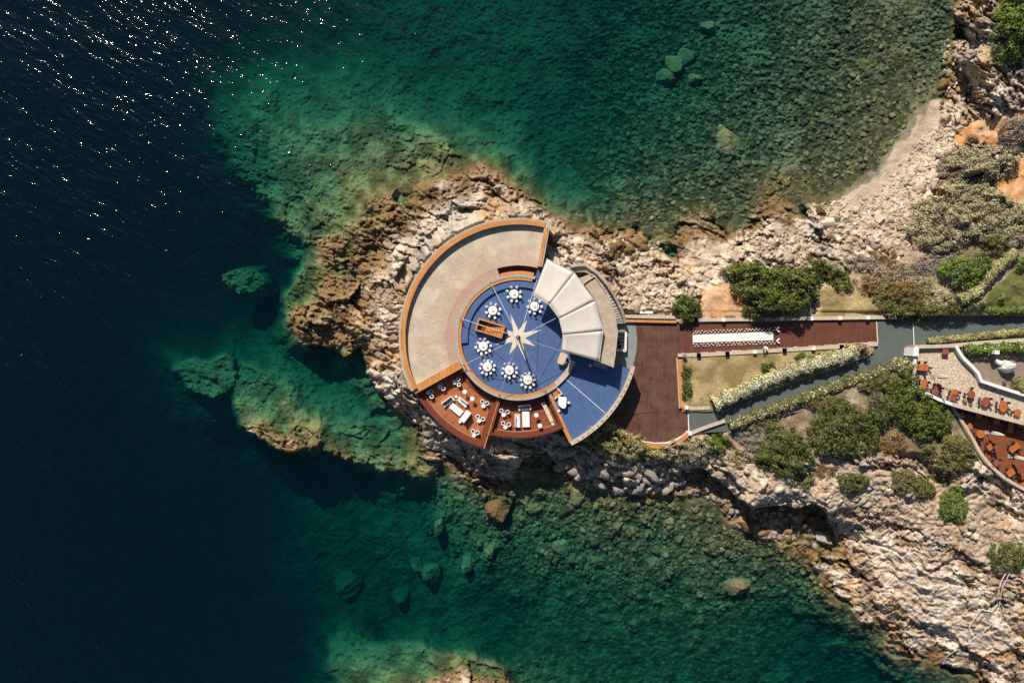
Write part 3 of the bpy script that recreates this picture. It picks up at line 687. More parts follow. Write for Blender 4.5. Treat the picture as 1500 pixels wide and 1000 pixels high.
# stone paving: fitted pale slabs with darker joints
def paving_mat(name, c, c2, joint, scale):
    m, nt, N, L, B = new_mat(name); B.inputs['Roughness'].default_value = 0.85
    tc = N.new('ShaderNodeTexCoord'); vo = N.new('ShaderNodeTexVoronoi'); vo.inputs['Scale'].default_value = scale
    v2 = N.new('ShaderNodeTexVoronoi'); v2.feature = 'DISTANCE_TO_EDGE'; v2.inputs['Scale'].default_value = scale
    L.new(tc.outputs['Object'], vo.inputs['Vector']); L.new(tc.outputs['Object'], v2.inputs['Vector'])
    cr = N.new('ShaderNodeValToRGB'); cr.color_ramp.elements[0].color = (*c2,1); cr.color_ramp.elements[1].color = (*c,1)
    L.new(vo.outputs['Color'], cr.inputs[0])
    lt = N.new('ShaderNodeMath'); lt.operation = 'LESS_THAN'; lt.inputs[1].default_value = 0.05; L.new(v2.outputs['Distance'], lt.inputs[0])
    mx = N.new('ShaderNodeMix'); mx.data_type = 'RGBA'; L.new(lt.outputs[0], mx.inputs['Factor']); L.new(cr.outputs[0], mx.inputs[6]); mx.inputs[7].default_value = (*joint,1)
    L.new(mx.outputs[2], B.inputs['Base Color'])
    bp = N.new('ShaderNodeBump'); bp.inputs['Strength'].default_value = 0.5; bp.inputs['Distance'].default_value = 0.03
    L.new(v2.outputs['Distance'], bp.inputs['Height']); L.new(bp.outputs[0], B.inputs['Normal'])
    return m
M['paving'] = paving_mat('irregular cream paving', (0.66,0.56,0.43), (0.50,0.41,0.30), (0.27,0.21,0.15), 1.7)
M['stairs'] = M['stone_cap']

random.seed(4)
KB = K(Z_BLUE)
CW = P(PC[0], PC[1], Z_BLUE)          # platform centre in the world
def R(px): return px*KB
def pol(r, a, z=0.0): return Vector((CW.x+R(r)*math.cos(math.radians(a)), CW.y+R(r)*math.sin(math.radians(a)), z))
def sec(mb, r0, r1, a0, a1, z0, z1, n=None): return mb.sector(CW, R(r0), R(r1), a0, a1, z0, z1, n)

# ------------------------------------------------------------------ round platform
# concrete terrace, left half
ter = thing('concrete_terrace', 'curved pale concrete terrace with teak topped parapet around the blue dance floor', 'terrace', (CW.x, CW.y, 0))
fl = MB(); sec(fl, 105.2, 164, 74, 206, 3.0, Z_TER)
tf = fl.build('floor', M['terrace_floor'], ter)
pk = MB(); sec(pk, 92, 105, 107, 205, 3.0, Z_TER+0.01)
pk.build('inner_band', M['pinkish'], ter)
pw = MB(); sec(pw, 164.2, 173.5, 74, 207, 1.0, Z_TER+0.74)
par_ = pw.build('parapet', M['concrete_wall'], ter)
tp = MB(); sec(tp, 164.0, 170.8, 76.5, 206.5, Z_TER+0.74, Z_TER+0.86)
tp.build('parapet_seat', M['orange_r'], par_)
tb = MB()
a = pol(108, 73.0); b = pol(169, 75.4)
tb.strip([a, b], 0.95, 3.0, Z_TER+0.72); enw_ = tb.build('end_wall', M['concrete_wall'], ter)
ts = MB(); ts.strip([pol(107, 73.4), pol(165, 75.6)], 0.55, Z_TER+0.72, Z_TER+0.84); ts.build('end_seat', M['orange'], enw_)
# faded coral motifs painted on the concrete
def coral(cx, cy, rz, s, seed):
    rnd = random.Random(seed); mb = MB(); zc = [Z_TER+.004]
    def br(x, y, a, l, w, d):
        if d == 0 or l < 0.12: return
        x2 = x+math.cos(a)*l; y2 = y+math.sin(a)*l; nx, ny = -math.sin(a)*w/2, math.cos(a)*w/2
        zc[0] += .00015; h_ = zc[0]
        mb.sheet([(x+nx,y+ny,h_),(x-nx,y-ny,h_),(x2-nx*.7,y2-ny*.7,h_),(x2+nx*.7,y2+ny*.7,h_)])
        for k in range(rnd.choice((2,2,3))):
            br(x2, y2, a+rnd.uniform(-0.9,0.9), l*rnd.uniform(.6,.85), w*.7, d-1)
    for k in range(3): br(cx, cy, rz+rnd.uniform(-.6,.6), s*rnd.uniform(.7,1), 0.40, 5)
    return mb
for i, (r, a, s) in enumerate([(112,84,1.1),(112,92,0.9),(113,108,1.4),(116,122,1.5),(113,134,1.2),(122,144,1.3),(110,157,1.0),(118,168,1.2),(113,181,1.3),(124,190,1.5),(112,197,1.0)]):
    p = pol(r, a); coral(p.x, p.y, math.radians(a), s, i).build('painted_coral', M['coral'], tf)

# raised rim around the sunken blue floor
rim = thing('floor_rim', 'low circular rim of teak and grey stone around the blue floor', 'rim', (CW.x, CW.y, 0))
rr = MB(); sec(rr, 83.5, 87.8, 76, 309, 6.0, Z_BLUE+0.55); rr.build('teak_seat', M['orange_r'], rim)
rr = MB(); sec(rr, 87.8, 92, 74, 309, 6.0, Z_BLUE+0.60); rng_ = rr.build('stone_ring', M['rope'], rim)
rr = MB(); sec(rr, 84, 91.5, 309, 337, 6.0, Z_BLUE+0.42); rr.build('concrete_kerb', M['stone_cap'], rim)
for a in (27, 72, 117, 162, 207, 252, 297, 342):
    if a in (27,): continue
    p = pol(88, a, Z_BLUE+0.3); post = MB().tube(p, p+Vector((0,0,1.1)), 0.07, 8)
    post.box((p.x, p.y, p.z+1.12), (0.32,0.22,0.1), math.radians(a)); post.build('cable_post', M['blackmetal'], rng_)

# blue floors
bf = thing('blue_floor', 'round and wedge shaped blue painted dance floor with compass star', 'floor', (CW.x, CW.y, 0))
m_ = MB(); m_.cyl((CW.x, CW.y, 6.0), R(84), Z_BLUE-6.0, 96); m_.build('round_floor', M['blue'], bf)
m_ = MB(); sec(m_, 83.8, 170, -63.2, -15.5, 1.0, Z_BLUE-0.004); sec(m_, 83.8, 140, -15.5, 18, 5.0, Z_BLUE-0.004); sec(m_, 83.8, 116, 18, 74, 5.0, Z_BLUE-0.004)
m_.build('wedge_floor', M['blue'], bf)
m_ = MB(); sec(m_, 73.5, 83.4, 62, 186, Z_BLUE-.1, Z_BLUE+0.38); stp = m_.build('raised_step', M['blue'], bf)
# painted lines: panels radiate from the mast
m_ = MB()
for a in range(5, 365, 15):
    q0 = pol(30, a, Z_BLUE+.004); q1 = pol(72, a, Z_BLUE+.004); t = Vector((-math.sin(math.radians(a)), math.cos(math.radians(a)), 0))*0.03
    m_.sheet([q0-t, q1-t, q1+t, q0+t])
m_.build('panel_joint', mat('dark blue joint', (0.05,0.09,0.25), rough=0.6), bf)
m_ = MB(); q0 = pol(92, -41, Z_BLUE+.008); q1 = pol(168, -41, Z_BLUE+.008)
t = Vector((-math.sin(math.radians(-41)), math.cos(math.radians(-41)), 0))*0.045
m_.sheet([q0-t, q1-t, q1+t, q0+t]); m_.build('white_line', M['white'], bf)
star = []
for k in range(16):
    a = 18+k*22.5; r = (36 if (k//2) % 2 == 0 else 28.5) if k % 2 == 0 else 10.6
    star.append(pol(r, a, Z_BLUE+.012))
m_ = MB()
for k in range(0, 16, 2):      # each point of the star has two facets, slightly ridged
    c0 = Vector((CW.x, CW.y, Z_BLUE+.05)); tip = star[k]; l_ = star[(k+1) % 16]; r_ = star[k-1]
    m_.sheet([c0, r_, tip]); m_.sheet([c0, tip, l_])
m_.build('compass_star', mat('pale cream paint', (0.70,0.63,0.53), (0.58,0.51,0.42), rough=.7, scale=1.5), bf)

# mast with ropes
mast = thing('mast', 'tall slim mast at the centre of the star with white ropes to the rim', 'mast', (CW.x, CW.y, Z_BLUE))
top = Vector((CW.x+.1, CW.y, Z_BLUE+7.2))
MB().tube((CW.x, CW.y, Z_BLUE), top, 0.16, 12, 0.10).build('pole', M['steel'], mast)
MB().cyl((CW.x, CW.y, Z_BLUE), 0.45, 0.25, 16, 0.3).build('foot', M['blackmetal'], mast)
MB().cyl(top-Vector((0,0,.1)), 0.2, 0.2, 12).build('mast_cap', M['blackmetal'], mast)
for a in (27, 72, 117, 162, 207, 252, 297, 342):
    MB().tube(top, pol(88 if a not in (27, 342) else 84, a, Z_BLUE+1.4), 0.035, 5).build('rope', M['cable'], mast)

# wooden stair well in the ring and wooden stair hatch on the floor
sw = thing('stair_recess', 'curved sunken teak stair recess beside the concrete terrace', 'stairs', (CW.x, CW.y, 0))
m_ = MB(); sec(m_, 92.2, 104.9, 74, 106.8, 5.0, Z_TER-1.15); m_.build('landing', M['mahog'], sw)
m_ = MB(); sec(m_, 104.95, 105.15, 74, 107, 5.0, Z_TER); sec(m_, 92.2, 105, 106.8, 107, 5.0, Z_TER); m_.build('lining', M['mahog'], sw)
for k in range(5):
    m_ = MB(); sec(m_, 92.6+k*1.3, 93.8+k*1.3, 76, 106.4, Z_TER-1.1, Z_TER-0.15-0.2*k); m_.build('step', M['teak'], sw)

hc = P(718.2, 480.7, Z_BLUE)
hatch = thing('stair_hatch', 'rectangular teak framed stair hatch beside the star on the blue floor', 'hatch', hc)
ang = math.radians(-17); ux = Vector((math.cos(ang), math.sin(ang), 0)); uy = Vector((-math.sin(ang), math.cos(ang), 0))
LX, LY = R(41), R(19)
for s in (-1, 1):
    MB().box(hc+uy*(s*(LY/2-.14))+Vector((0,0,.55)), (LX, .28, 1.1), ang).build('frame_beam', M['teak'], hatch, bevel=.02)
    MB().box(hc+ux*(s*(LX/2-.14))+Vector((0,0,.55)), (.28, LY-.57, 1.09), ang).build('frame_beam', M['teak'], hatch, bevel=.02)
MB().box(hc+Vector((0,0,.06)), (LX-.6, LY-.6, .1), ang).build('well_floor', M['mahog'], hatch)
for k in range(7):
    MB().box(hc+ux*(LX/2-.5-k*0.42)+Vector((0,0,(.95-.12*k)/2+.02)), (.36, LY-.62, .95-.12*k), ang).build('step', M['teak'], hatch)
MB().tube(hc-ux*(LX/2-.2)+Vector((0,0,1.12)), hc+ux*(LX/2-.2)+Vector((0,0,1.12)), .05).build('handrail', M['cream'], hatch)

# ------------------------------------------------------------------ lounges
lA = thing('left_lounge'.replace('left_', 'sunken_'), 'large sunken red brown timber lounge deck between terrace and small lounge', 'lounge deck', (CW.x, CW.y, 0))
def lounge(root, a0, a1, rout, zf, mf, rail=True):
    m_ = MB(); sec(m_, 92.2, rout-9.2, a0+2, a1-2, 1.0, zf); m_.build('floor', mf, root)
    m_ = MB(); sec(m_, rout-9, rout-3.6, a0, a1, 1.0, zf+.45); bn_ = m_.build('bench', M['mahog'], root)
    m_ = MB(); sec(m_, rout-3.4, rout, a0, a1, 1.0, zf+.95); ou_ = m_.build('outer_wall', M['mahog'], root)
    m_ = MB(); sec(m_, rout-2.6, rout-1.2, a0, a1, zf+.951, zf+1.0); m_.build('wall_cap', M['mahog'], ou_)
    m_ = MB(); sec(m_, rout-9.4, rout-8.9, a0+4, a1-4, zf+.451, zf+.50); m_.build('edge_trim', M['cream'], bn_)
    m_ = MB(); sec(m_, rout+.05, rout+3, a0, a1, 0.5, zf-.25); m_.build('footing', M['concrete_wall'], root)
lounge(lA, 208, 251.5, 171, Z_LOUNGE, M['loungeA'])
m_ = MB(); m_.strip([pol(93, 205.2), pol(171, 206.9)], 1.35, 2.0, Z_TER+.40); m_.build('end_seat', M['orange'], lA)
m_ = MB(); m_.strip([pol(93, 208.4), pol(166, 208.8)], 0.8, 2.0, Z_LOUNGE+.75); m_.build('side_bench', M['mahog'], lA)
m_ = MB(); m_.strip([pol(93, 250.0), pol(171, 251.6)], 1.25, 2.0, Z_LOUNGE+.5); m_.build('divider_bench', M['mahog'], lA)
m_ = MB(); sec(m_, 92.2, 101, 211, 249, 6, Z_LOUNGE+.22); m_.build('inner_step', M['mahog'], lA)
for k in range(3):
    m_ = MB(); sec(m_, 92.4+k*2.6, 95+k*2.6, 206.6, 212.2, 6, Z_LOUNGE+1.3-.4*k); m_.build('entry_step', M['teak'], lA)
lB = thing('sunken_lounge', 'small sunken dark red timber lounge deck next to the blue wedge', 'lounge deck', (CW.x, CW.y, 0))
lounge(lB, 253.5, 296.4, 148, Z_LOUNGE, M['loungeB'])
m_ = MB(); m_.strip([pol(93, 252.4), pol(150, 252.9)], 0.9, 2.0, Z_LOUNGE+1.0); m_.build('divider_wall', M['mahog'], lB)
m_ = MB(); m_.strip([pol(92, 252.6), pol(171, 252.9)], 0.16, Z_LOUNGE+.9, Z_LOUNGE+1.08); m_.build('divider_rail', M['teak'], lB)
m_ = MB(); m_.strip([pol(93, 297.5), pol(149, 296.6)], 0.9, 2.0, Z_LOUNGE+.85); m_.build('side_bench', M['mahog'], lB)
m_ = MB(); m_.strip([pol(92.5, 299.4), pol(169, 297.0)], 0.5, 2.0, Z_BLUE+.25); m_.build('side_rail', M['teak'], lB)
m_ = MB(); sec(m_, 92.2, 103, 256, 294, 6, Z_LOUNGE+.22); m_.build('inner_step', M['mahog'], lB)
for k in range(4):
    m_ = MB(); m_.box(pol(94+k*2.4, 304, Z_BLUE+.12-.02*k), (R(2.1), R(8), .22), math.radians(304)); m_.build('entry_step', M['teak'], lB)
m_ = MB(); m_.strip([pol(92.5, 307.5), pol(104, 308), pol(104, 300.5)], 0.3, Z_BLUE-.1, Z_BLUE+.42); m_.build('entry_frame', M['cream'], lB)

# outer wall of the blue wedge
ow = thing('wedge_wall', 'curved pale stone wall edging the blue wedge above the brown deck', 'wall', (CW.x, CW.y, 0))
m_ = MB(); sec(m_, 170, 174.6, -63.4, -14.2, 1.0, Z_BLUE+.84); oww_ = m_.build('wall', M['concrete_wall'], ow)
m_ = MB(); sec(m_, 169.6, 175.2, -63.6, -14.0, Z_BLUE+.84, Z_BLUE+1.0); m_.build('coping', M['stone_cap'], oww_)
m_ = MB(); m_.strip([pol(150, 296.8), pol(172, 296.6)], 0.5, 2.0, Z_BLUE+.3); m_.build('end_rail', M['teak'], ow)
for a in range(-60, -15, 3):
    p = pol(172.4, a+.7*random.random(), Z_BLUE+1.0); MB().cyl(p, .09, .12, 8).build('spot_light', M['blackmetal'], oww_)

# ------------------------------------------------------------------ bar under the sail
BAR_IN = [(846,408),(855,415),(871.5,439),(881,470),(884,486),(882,510),(878,530)]
BAR_OUT = [(866,401),(871.5,404),(890,429),(901,460),(904.5,487),(902,514),(898.5,538)]
ZBR = Z_BLUE+3.3
bar = thing('bar_building', 'curved bar building with flat bare concrete roof behind the white sail', 'building', P(885,470,0))
poly = [P(*p, ZBR) for p in BAR_IN] + [P(*p, ZBR) for p in BAR_OUT[::-1]]
m_ = MB(); m_.prism([(p.x, p.y) for p in poly], 3.0, ZBR); m_.build('wall', M['concrete_wall'], bar)
m_ = MB(); m_.prism([(p.x, p.y) for p in poly], ZBR+.004, ZBR+.05); m_.build('roof', mat('patchy bare concrete roof', (0.50,0.42,0.34), (0.33,0.27,0.21), rough=.9, scale=.9, contrast=.2, bump=.3, bscale=4), bar)
m_ = MB(); m_.strip([P(*p, ZBR) for p in BAR_OUT], .22, ZBR, ZBR+.28, off=-.1); m_.build('roof_kerb', M['concrete_wall'], bar)
m_ = MB(); m_.strip([P(*p, ZBR) for p in (BAR_OUT[1], (862,410), (852,417))], .22, ZBR, ZBR+.32); m_.build('roof_kerb', M['stone_cap'], bar)

sail = thing('shade_sail', 'large off white four panel canvas canopy over the blue floor', 'canopy', P(835,460,Z_BLUE))
ZS = Z_BLUE+4.3
so = [(801,379,ZS-.5),(841,399,ZS),(871,440,ZS+.1),(883.5,484,ZS),(877.8,529,ZS-.5)]
si = [(780.5,432,ZS-.6),(804,446,ZS-.1),(819,466,ZS),(824.6,489.5,ZS-.1),(822.7,513,ZS-.6)]
panels_ = []
for k in range(4):
    n = 8; vs_ = []; fs_ = []
    for i in range(n+1):
        for j in range(n+1):
            s, t = i/n, j/n
            o_ = Vector(so[k]).lerp(Vector(so[k+1]), s); i_ = Vector(si[k]).lerp(Vector(si[k+1]), s)
            q = i_.lerp(o_, t); w = P(q.x, q.y, q.z)
            w.z -= 0.10*math.sin(math.pi*s)*(0.4+.6*math.sin(math.pi*t))
            e = 0.06*math.sin(math.pi*s)
            vs_.append(w)
    for i in range(n):
        for j in range(n): fs_.append((i*(n+1)+j, i*(n+1)+j+1, (i+1)*(n+1)+j+1, (i+1)*(n+1)+j))
    m_ = MB(); m_._add(vs_, fs_); o = m_.build('canvas_panel', M['canvas'], sail, smooth=True); panels_.append(o)
    sol = o.modifiers.new('thickness', 'SOLIDIFY'); sol.thickness = 0.03
for k in range(5):
    a, b = P(*si[k]), P(*so[k]); MB().tube(a, b, .05, 8).build('rib', M['seam'], sail)
    MB().tube(Vector((b.x, b.y, Z_BLUE if k < 4 else Z_BLUE)), b, .09, 8).build('post', M['steel'], sail)
for k in range(4):
    MB().tube(P(*si[k]), P(*si[k+1]), .05, 6).build('edge_rope', M['canvas'], panels_[k])
    MB().tube(P(*so[k]), P(*so[k+1]), .05, 6).build('edge_rope', M['canvas'], panels_[k])

# outer stepped path behind the bar
PW = [(836,390),(845,388),(858,387.5),(876,400),(890,416),(900,432),(909,450),(914,463),(916,473)]
zs_ = [8.8,8.8,8.8,8.8,8.6,8.0,7.4,6.9,6.5]
path = thing('stepped_path', 'curved stone path with steps and low wall between bar and rocks', 'path', P(885,430,0))
m_ = MB(); m_.strip([P(p[0], p[1], z+.6) for p, z in zip(PW, zs_)], .5, 1.0, None); m_.build('wall', M['concrete_wall'], path)
PI = [(836,398),(846,398),(858,398),(868,404),(879,420),(888,437),(896,455),(900,468),(901,474)]
for k in range(8):
    a, b, c, d = PW[k], PW[k+1], PI[k+1], PI[k]
    nst = 1 if k < 3 else 4
    for q in range(nst):
        t0, t1 = q/nst, (q+1)/nst
        lz = lambda t: zs_[k]+(zs_[k+1]-zs_[k])*t
        z = min(lz(t0), lz(t1))-.05-.002*(k % 2)
        ll = lambda p, r, t: (p[0]+(r[0]-p[0])*t, p[1]+(r[1]-p[1])*t)
        pts = [P(*ll(a,b,t0), z), P(*ll(a,b,t1), z), P(*ll(d,c,t1), z), P(*ll(d,c,t0), z)]
        mm = MB(); mm.prism([(p.x, p.y) for p in pts], 2.0, z); mm.build('step' if nst > 1 else 'landing', M['stone_cap'] if q % 2 else M['concrete_wall'], path)
for k, (x, y) in enumerate([(909,437),(911.5,443),(914,450)]):
    MB().box(P(x, y, 6.2), (.5,.6,1.0), math.radians(-60)).build('planter_block', M['concrete_wall'], path)

# ------------------------------------------------------------------ brown deck, walkway, road
def slab(name, poly, z0, z1, m, parent=None, struct=False):
    pts = [P(p[0], p[1], z1) for p in poly]; mb = MB(); mb.prism([(p.x, p.y) for p in pts], z0, z1)
    o = mb.build(name, m, parent)
    if struct: tag(o, kind='structure')
    return o
arc = [(PC[0]+174*math.cos(math.radians(a)), PC[1]-174*math.sin(math.radians(a))) for a in range(-58, -13, 4)]
dk = thing('timber_deck', 'wide weathered brown timber deck between the round platform and walkway', 'deck', P(965,560,0))
slab('boards', [(931,474),(996,474),(996,521),(1000,600),(1006.5,600),(1007.5,634),(995,643.5),(983,648.5),(960,651),(940,648),(922,641),(905,629),(880,610)]+arc+[(927,538),(932,515),(933.5,497)], 2.5, Z_DECK, M['deck'], dk)
slab('floor_strip', [(902,466),(931,474),(933.5,497),(932,515),(927,538),(893,540),(903,487)], 2.5, Z_DECK-.006, M['tarmac2'], dk)
bench_pts = [(905,627),(915,637),(928,645),(944,650.5),(960,653),(976,652.5),(990,648.5),(1000,642),(1008,635)]
m_ = MB(); m_.strip([P(*p, Z_DECK+.5) for p in bench_pts], .95, 3.0, Z_DECK+.5); cbn_ = m_.build('curved_bench', M['teak'], dk)
m_ = MB(); m_.strip([P(p[0], p[1]-4, Z_DECK+.5) for p in bench_pts], .12, Z_DECK, Z_DECK+.54); m_.build('bench_trim', M['white'], cbn_)
for pts, nm in (([(917,468.5),(991,470)], 'bench'), ([(996,526),(1000,597)], 'bench')):
    m_ = MB(); m_.strip([P(*p, Z_DECK+.5) for p in pts], .8, Z_DECK-.1, Z_DECK+.5); m_.build(nm, M['orange'], dk, bevel=.03)
m_ = MB(); m_.strip([P(916,463,Z_DECK+1), P(990,464.5,Z_DECK+1)], .6, 2.5, Z_DECK+.75); m_.build('back_wall', M['stone_cap'], dk)
m_ = MB(); m_.strip([P(992.5,524,Z_DECK+1), P(996.5,598,Z_DECK+1)], .12, 2.5, Z_DECK+.62); m_.build('bench_trim', M['cream'], dk)
# stair well by the bar with white frame
wellf = thing('white_stair_frame', 'white U shaped frame around a dark stair beside the bar', 'frame', P(910,500,Z_DECK))
for pts in ([(917,486),(916.5,514)], [(917,514),(904,513)]):
    m_ = MB(); m_.strip([P(*p, Z_DECK+.9) for p in pts], .35, Z_DECK, Z_DECK+.9); m_.build('frame_wall', M['white_paint'], wellf)
for k in range(5):
    slab('step', [(906,510-k*5),(915,510-k*5),(915,506-k*5),(906,506-k*5)], Z_DECK-.02, Z_DECK+.15+.15*k, M['blackmetal'], wellf)

wk = thing('walkway', 'long straight brown timber walkway leading east from the deck', 'walkway', P(1140,490,0))
slab('boards', [(996.1,474),(1283,470),(1285,503),(996.1,521)], 3.0, Z_DECK+.004, M['walk'], wk)
slab('end_strip', [(1283.2,470),(1285,470),(1287,503),(1285.2,503)], 3.0, Z_DECK+.02, M['cream'], wk)

def pillar_wall(name, label, pts, xs, h, mcap, zf, w=.62):
    t = thing(name, label, 'wall', P(pts[0][0], pts[0][1], zf))
    m_ = MB(); m_.strip([P(*p, zf+h) for p in pts], w-.12, zf-2.0, zf+h-.1); w_ = m_.build('wall', M['concrete_wall'], t)
    m_ = MB(); m_.strip([P(*p, zf+h) for p in pts], w, zf+h-.1, zf+h); m_.build('coping', M['stone_cap'], w_)
    for x in xs:
        for (a, b) in zip(pts[:-1], pts[1:]):
            if a[0] <= x <= b[0]:
                y = a[1]+(b[1]-a[1])*(x-a[0])/(b[0]-a[0])
                p = P(x, y, zf+h+.4)
                MB().box((p.x, p.y, zf+h/2+.2), (.62,.66,h+.42)).build('pillar', M['white_paint'], t)
    return t
pillar_wall('walkway_wall', 'stone capped wall with white pillars on the upper side of the walkway', [(990,468),(1020,468.5),(1148,467),(1270,465),(1336,464.5)], [1020,1060,1103,1146,1189,1231,1272,1309], .42, None, Z_DECK)
pillar_wall('walkway_wall', 'stone capped wall with white pillars between walkway and dry lawn', [(993,520),(1024,520),(1066,517.5),(1150,512.5),(1234,507.5),(1286,504)], [1002,1024,1066,1106,1150,1192,1234], .42, None, Z_DECK)
pillar_wall('lawn_wall', 'short pale wall at the lower end of the dry lawn', [(999,596),(1015,598),(1028,597.5),(1040,597)], [1006], .4, None, Z_DECK)
pillar_wall('ramp_wall', 'pale stone wall on the lower side of the green ramp', [(1006,637),(1013,634),(1030,627),(1062,616)], [1011], .45, None, Z_DECK)
for (x, y, lab) in ((995.5,470.5,'round grey stone urn at the upper wall where the walkway starts'), (1001,520,'round grey stone urn on the corner of the lower walkway wall')):
    p = P(x, y, Z_DECK+.42); u = thing('stone_urn', lab, 'urn', p)
    MB().lathe(p, [(.18,0),(.2,.1),(.12,.2),(.36,.55),(.42,.75),(.36,.78)], 18).build('bowl', M['rope'], u, smooth=True)
    MB().lathe(p+Vector((0,0,.74)), [(.34,0),(.30,.07),(.1,.1)], 14).build('soil', M['gravelyard'], u)
rd = slab('road', [(1286,464.5),(1337,463),(1337,508),(1340,527),(1290,545),(1200,580),(1066,632),(1008,634),(1006.5,600),(1040,598),(1278,521),(1288,503)], 3.0, Z_DECK+.03, M['tarmac'], None, True)
rd2 = slab('road', [(1337.2,463),(1560,458),(1560,498),(1400,505),(1337.2,508)], 3.0, Z_ROAD-.35, M['tarmac'], None, True)
m_ = MB(); a = P(1337.5,468,Z_ROAD-.34); b = P(1339,507,Z_ROAD-.34); m_.strip([a, b], .14, Z_ROAD-.36, Z_ROAD-.346+.006); tag(m_.build('road_marking', M['white_paint']), kind='structure')
m_ = MB(); m_.strip([P(1008,601,Z_DECK+.04), P(1009,633,Z_DECK+.04)], .16, Z_DECK, Z_DECK+.036); tag(m_.build('road_marking', M['white_paint']), kind='structure')

# aisle carpet and rows of little lanterns
cpt = slab('aisle_carpet', [(1014.5,490),(1132,485.5),(1133,498),(1015,501.5)], Z_DECK+.008, Z_DECK+.03, M['carpet'])
tag(cpt, 'long white aisle carpet laid on the brown walkway', 'carpet')
def lantern_proto():
    t = thing('lantern', 'x', 'lantern', (0,0,0))
    MB().box((0,0,.03),(.24,.24,.06)).build('base', M['white'], t, local=True)
    MB().lathe((0,0,.06), [(.10,0),(.12,.1),(.12,.22),(.07,.26)], 10).build('glass_body', M['porcelain'], t, local=True)
    MB().lathe((0,0,.32), [(.14,0),(.13,.03),(.03,.09)], 10).build('lid', M['white'], t, local=True)
    return t
lp = None
for side, lab in ((0, 'small white lantern in the double row above the white aisle carpet'), (1, 'small white lantern in the double row below the white aisle carpet')):
    for k in range(23):
        x = 1015.5+k*5.3+random.uniform(-.8,.8)
        yc = 490.3-(x-1014)*0.0385 if side == 0 else 501.6-(x-1014)*0.031
        off = (-2.6, -5.3) if side == 0 else (2.4, 4.9)
        for q in (0, 1):
            xx = x+(2.4 if q else 0)
            if lp is None: lp = lantern_proto(); o = lp
            else: o = copy_tree(lp)
            o.location = P(xx, yc+off[q]+random.uniform(-.7,.7), Z_DECK+.006)
            o.scale = (.72,.72,.8); o.rotation_euler = (0,0,random.uniform(0,1.5)); tag(o, lab, 'lantern', 'lanterns above the aisle carpet' if side == 0 else 'lanterns below the aisle carpet')
            if q == 1 and k % 7 == 3: pass
for (x, y, lab) in ((1138,482.5,'small white bent bench at the upper right end of the aisle'), (1138.5,499,'small white bent bench at the lower right end of the aisle')):
    p = P(x, y, Z_DECK); b = thing('small_bench', lab, 'bench', p)
    m_ = MB(); m_.box(p+Vector((0,.22,.42)), (.7,.22,.06), math.radians(35)); m_.build('seat', M['white'], b)
    m_ = MB(); m_.box(p+Vector((0,-.22,.42)), (.7,.22,.06), math.radians(-35)); m_.build('seat', M['white'], b)
    for dx, dy in ((.25,.38),(.25,-.38),(-.2,.06),(-.2,-.06)):
        MB().box(p+Vector((dx,dy,.2)), (.06,.06,.4)).build('leg', M['white'], b)
p = P(1120,509.5,Z_DECK)
ped = thing('flower_stand', 'white stand with flowers by the lower walkway wall', 'flower stand', p)
MB().lathe(p, [(.28,0),(.28,.05),(.1,.1),(.09,.95),(.25,1.05),(.25,1.1)], 14).build('stand', M['white'], ped, smooth=True)
# ------------------------------------------------------------------ banquet tables and chairs on the blue floor
def banquet_chair():
    t = thing('banquet_chair', 'x', 'chair', (0,0,0))      # faces -X (towards the table), back at +X
    s = MB(); s.box((0,0,.45), (.42,.42,.05)); s.build('seat', M['white'], t, local=True, bevel=.015)
    b = MB(); b.box((.2,0,.78), (.035,.40,.20), 0, (math.radians(8),'Y')); b.box((.185,0,.60), (.03,.36,.06)); b.build('backrest', M['white'], t, local=True)
    for sx in (-.18,.19):
        for sy in (-.18,.18):
            l = MB(); l.tube((sx,sy,0), (sx,sy,.44 if sx < 0 else .86), .02, 6); l.build('leg', M['white'], t, local=True)
    return t
def banquet_table():
    t = thing('banquet_table', 'x', 'table', (0,0,0))
    c = MB(); c.lathe((0,0,0), [(.86,0.02),(.84,.3),(.80,.6),(.78,.73),(.765,.75)], 40, lambda a, z: .035*math.sin(9*a)*max(0, .72-z)/.72)
    c.build('tablecloth', M['linen'], t, local=True, smooth=True)
    p = MB(); p.cyl((0,0,.03), .25, .7, 12); p.build('pedestal', M['steel'], t, local=True)
    return t
def plate():
    m_ = MB(); m_.lathe((0,0,0), [(.08,0),(.13,.012),(.135,.018),(.08,.012)], 16); return link('dinner_plate', m_.mesh('dinner_plate'), M['white'])
def centre():
    t = thing('flower_centrepiece', 'x', 'flowers', (0,0,0))
    MB().lathe((0,0,0), [(.08,0),(.1,.04),(.07,.08)], 12).build('vase', M['porcelain'], t, local=True)
    m_ = MB(); rnd = random.Random(3)
    for k in range(26):
        p = Vector((rnd.gauss(0,.09), rnd.gauss(0,.09), .08+rnd.uniform(0,.08))); m_.lathe(p, [(.02,0),(.045,.02),(.02,.05)], 6)
    m_.build('flowers', M['white'], t, local=True)
    return t
TB = [(753,431,8,22,'nearest the stair recess'),(722,455,8,15,'just above the stair hatch'),(783,449,8,0,'beside the white sail'),
      (708,507,10,5,'just below the stair hatch'),(714,537,10,10,'closest to the large lounge'),(746,542,10,20,'straight below the star'),(773,556,10,0,'closest to the small lounge')]
pc = ptb = ppl = pce = None
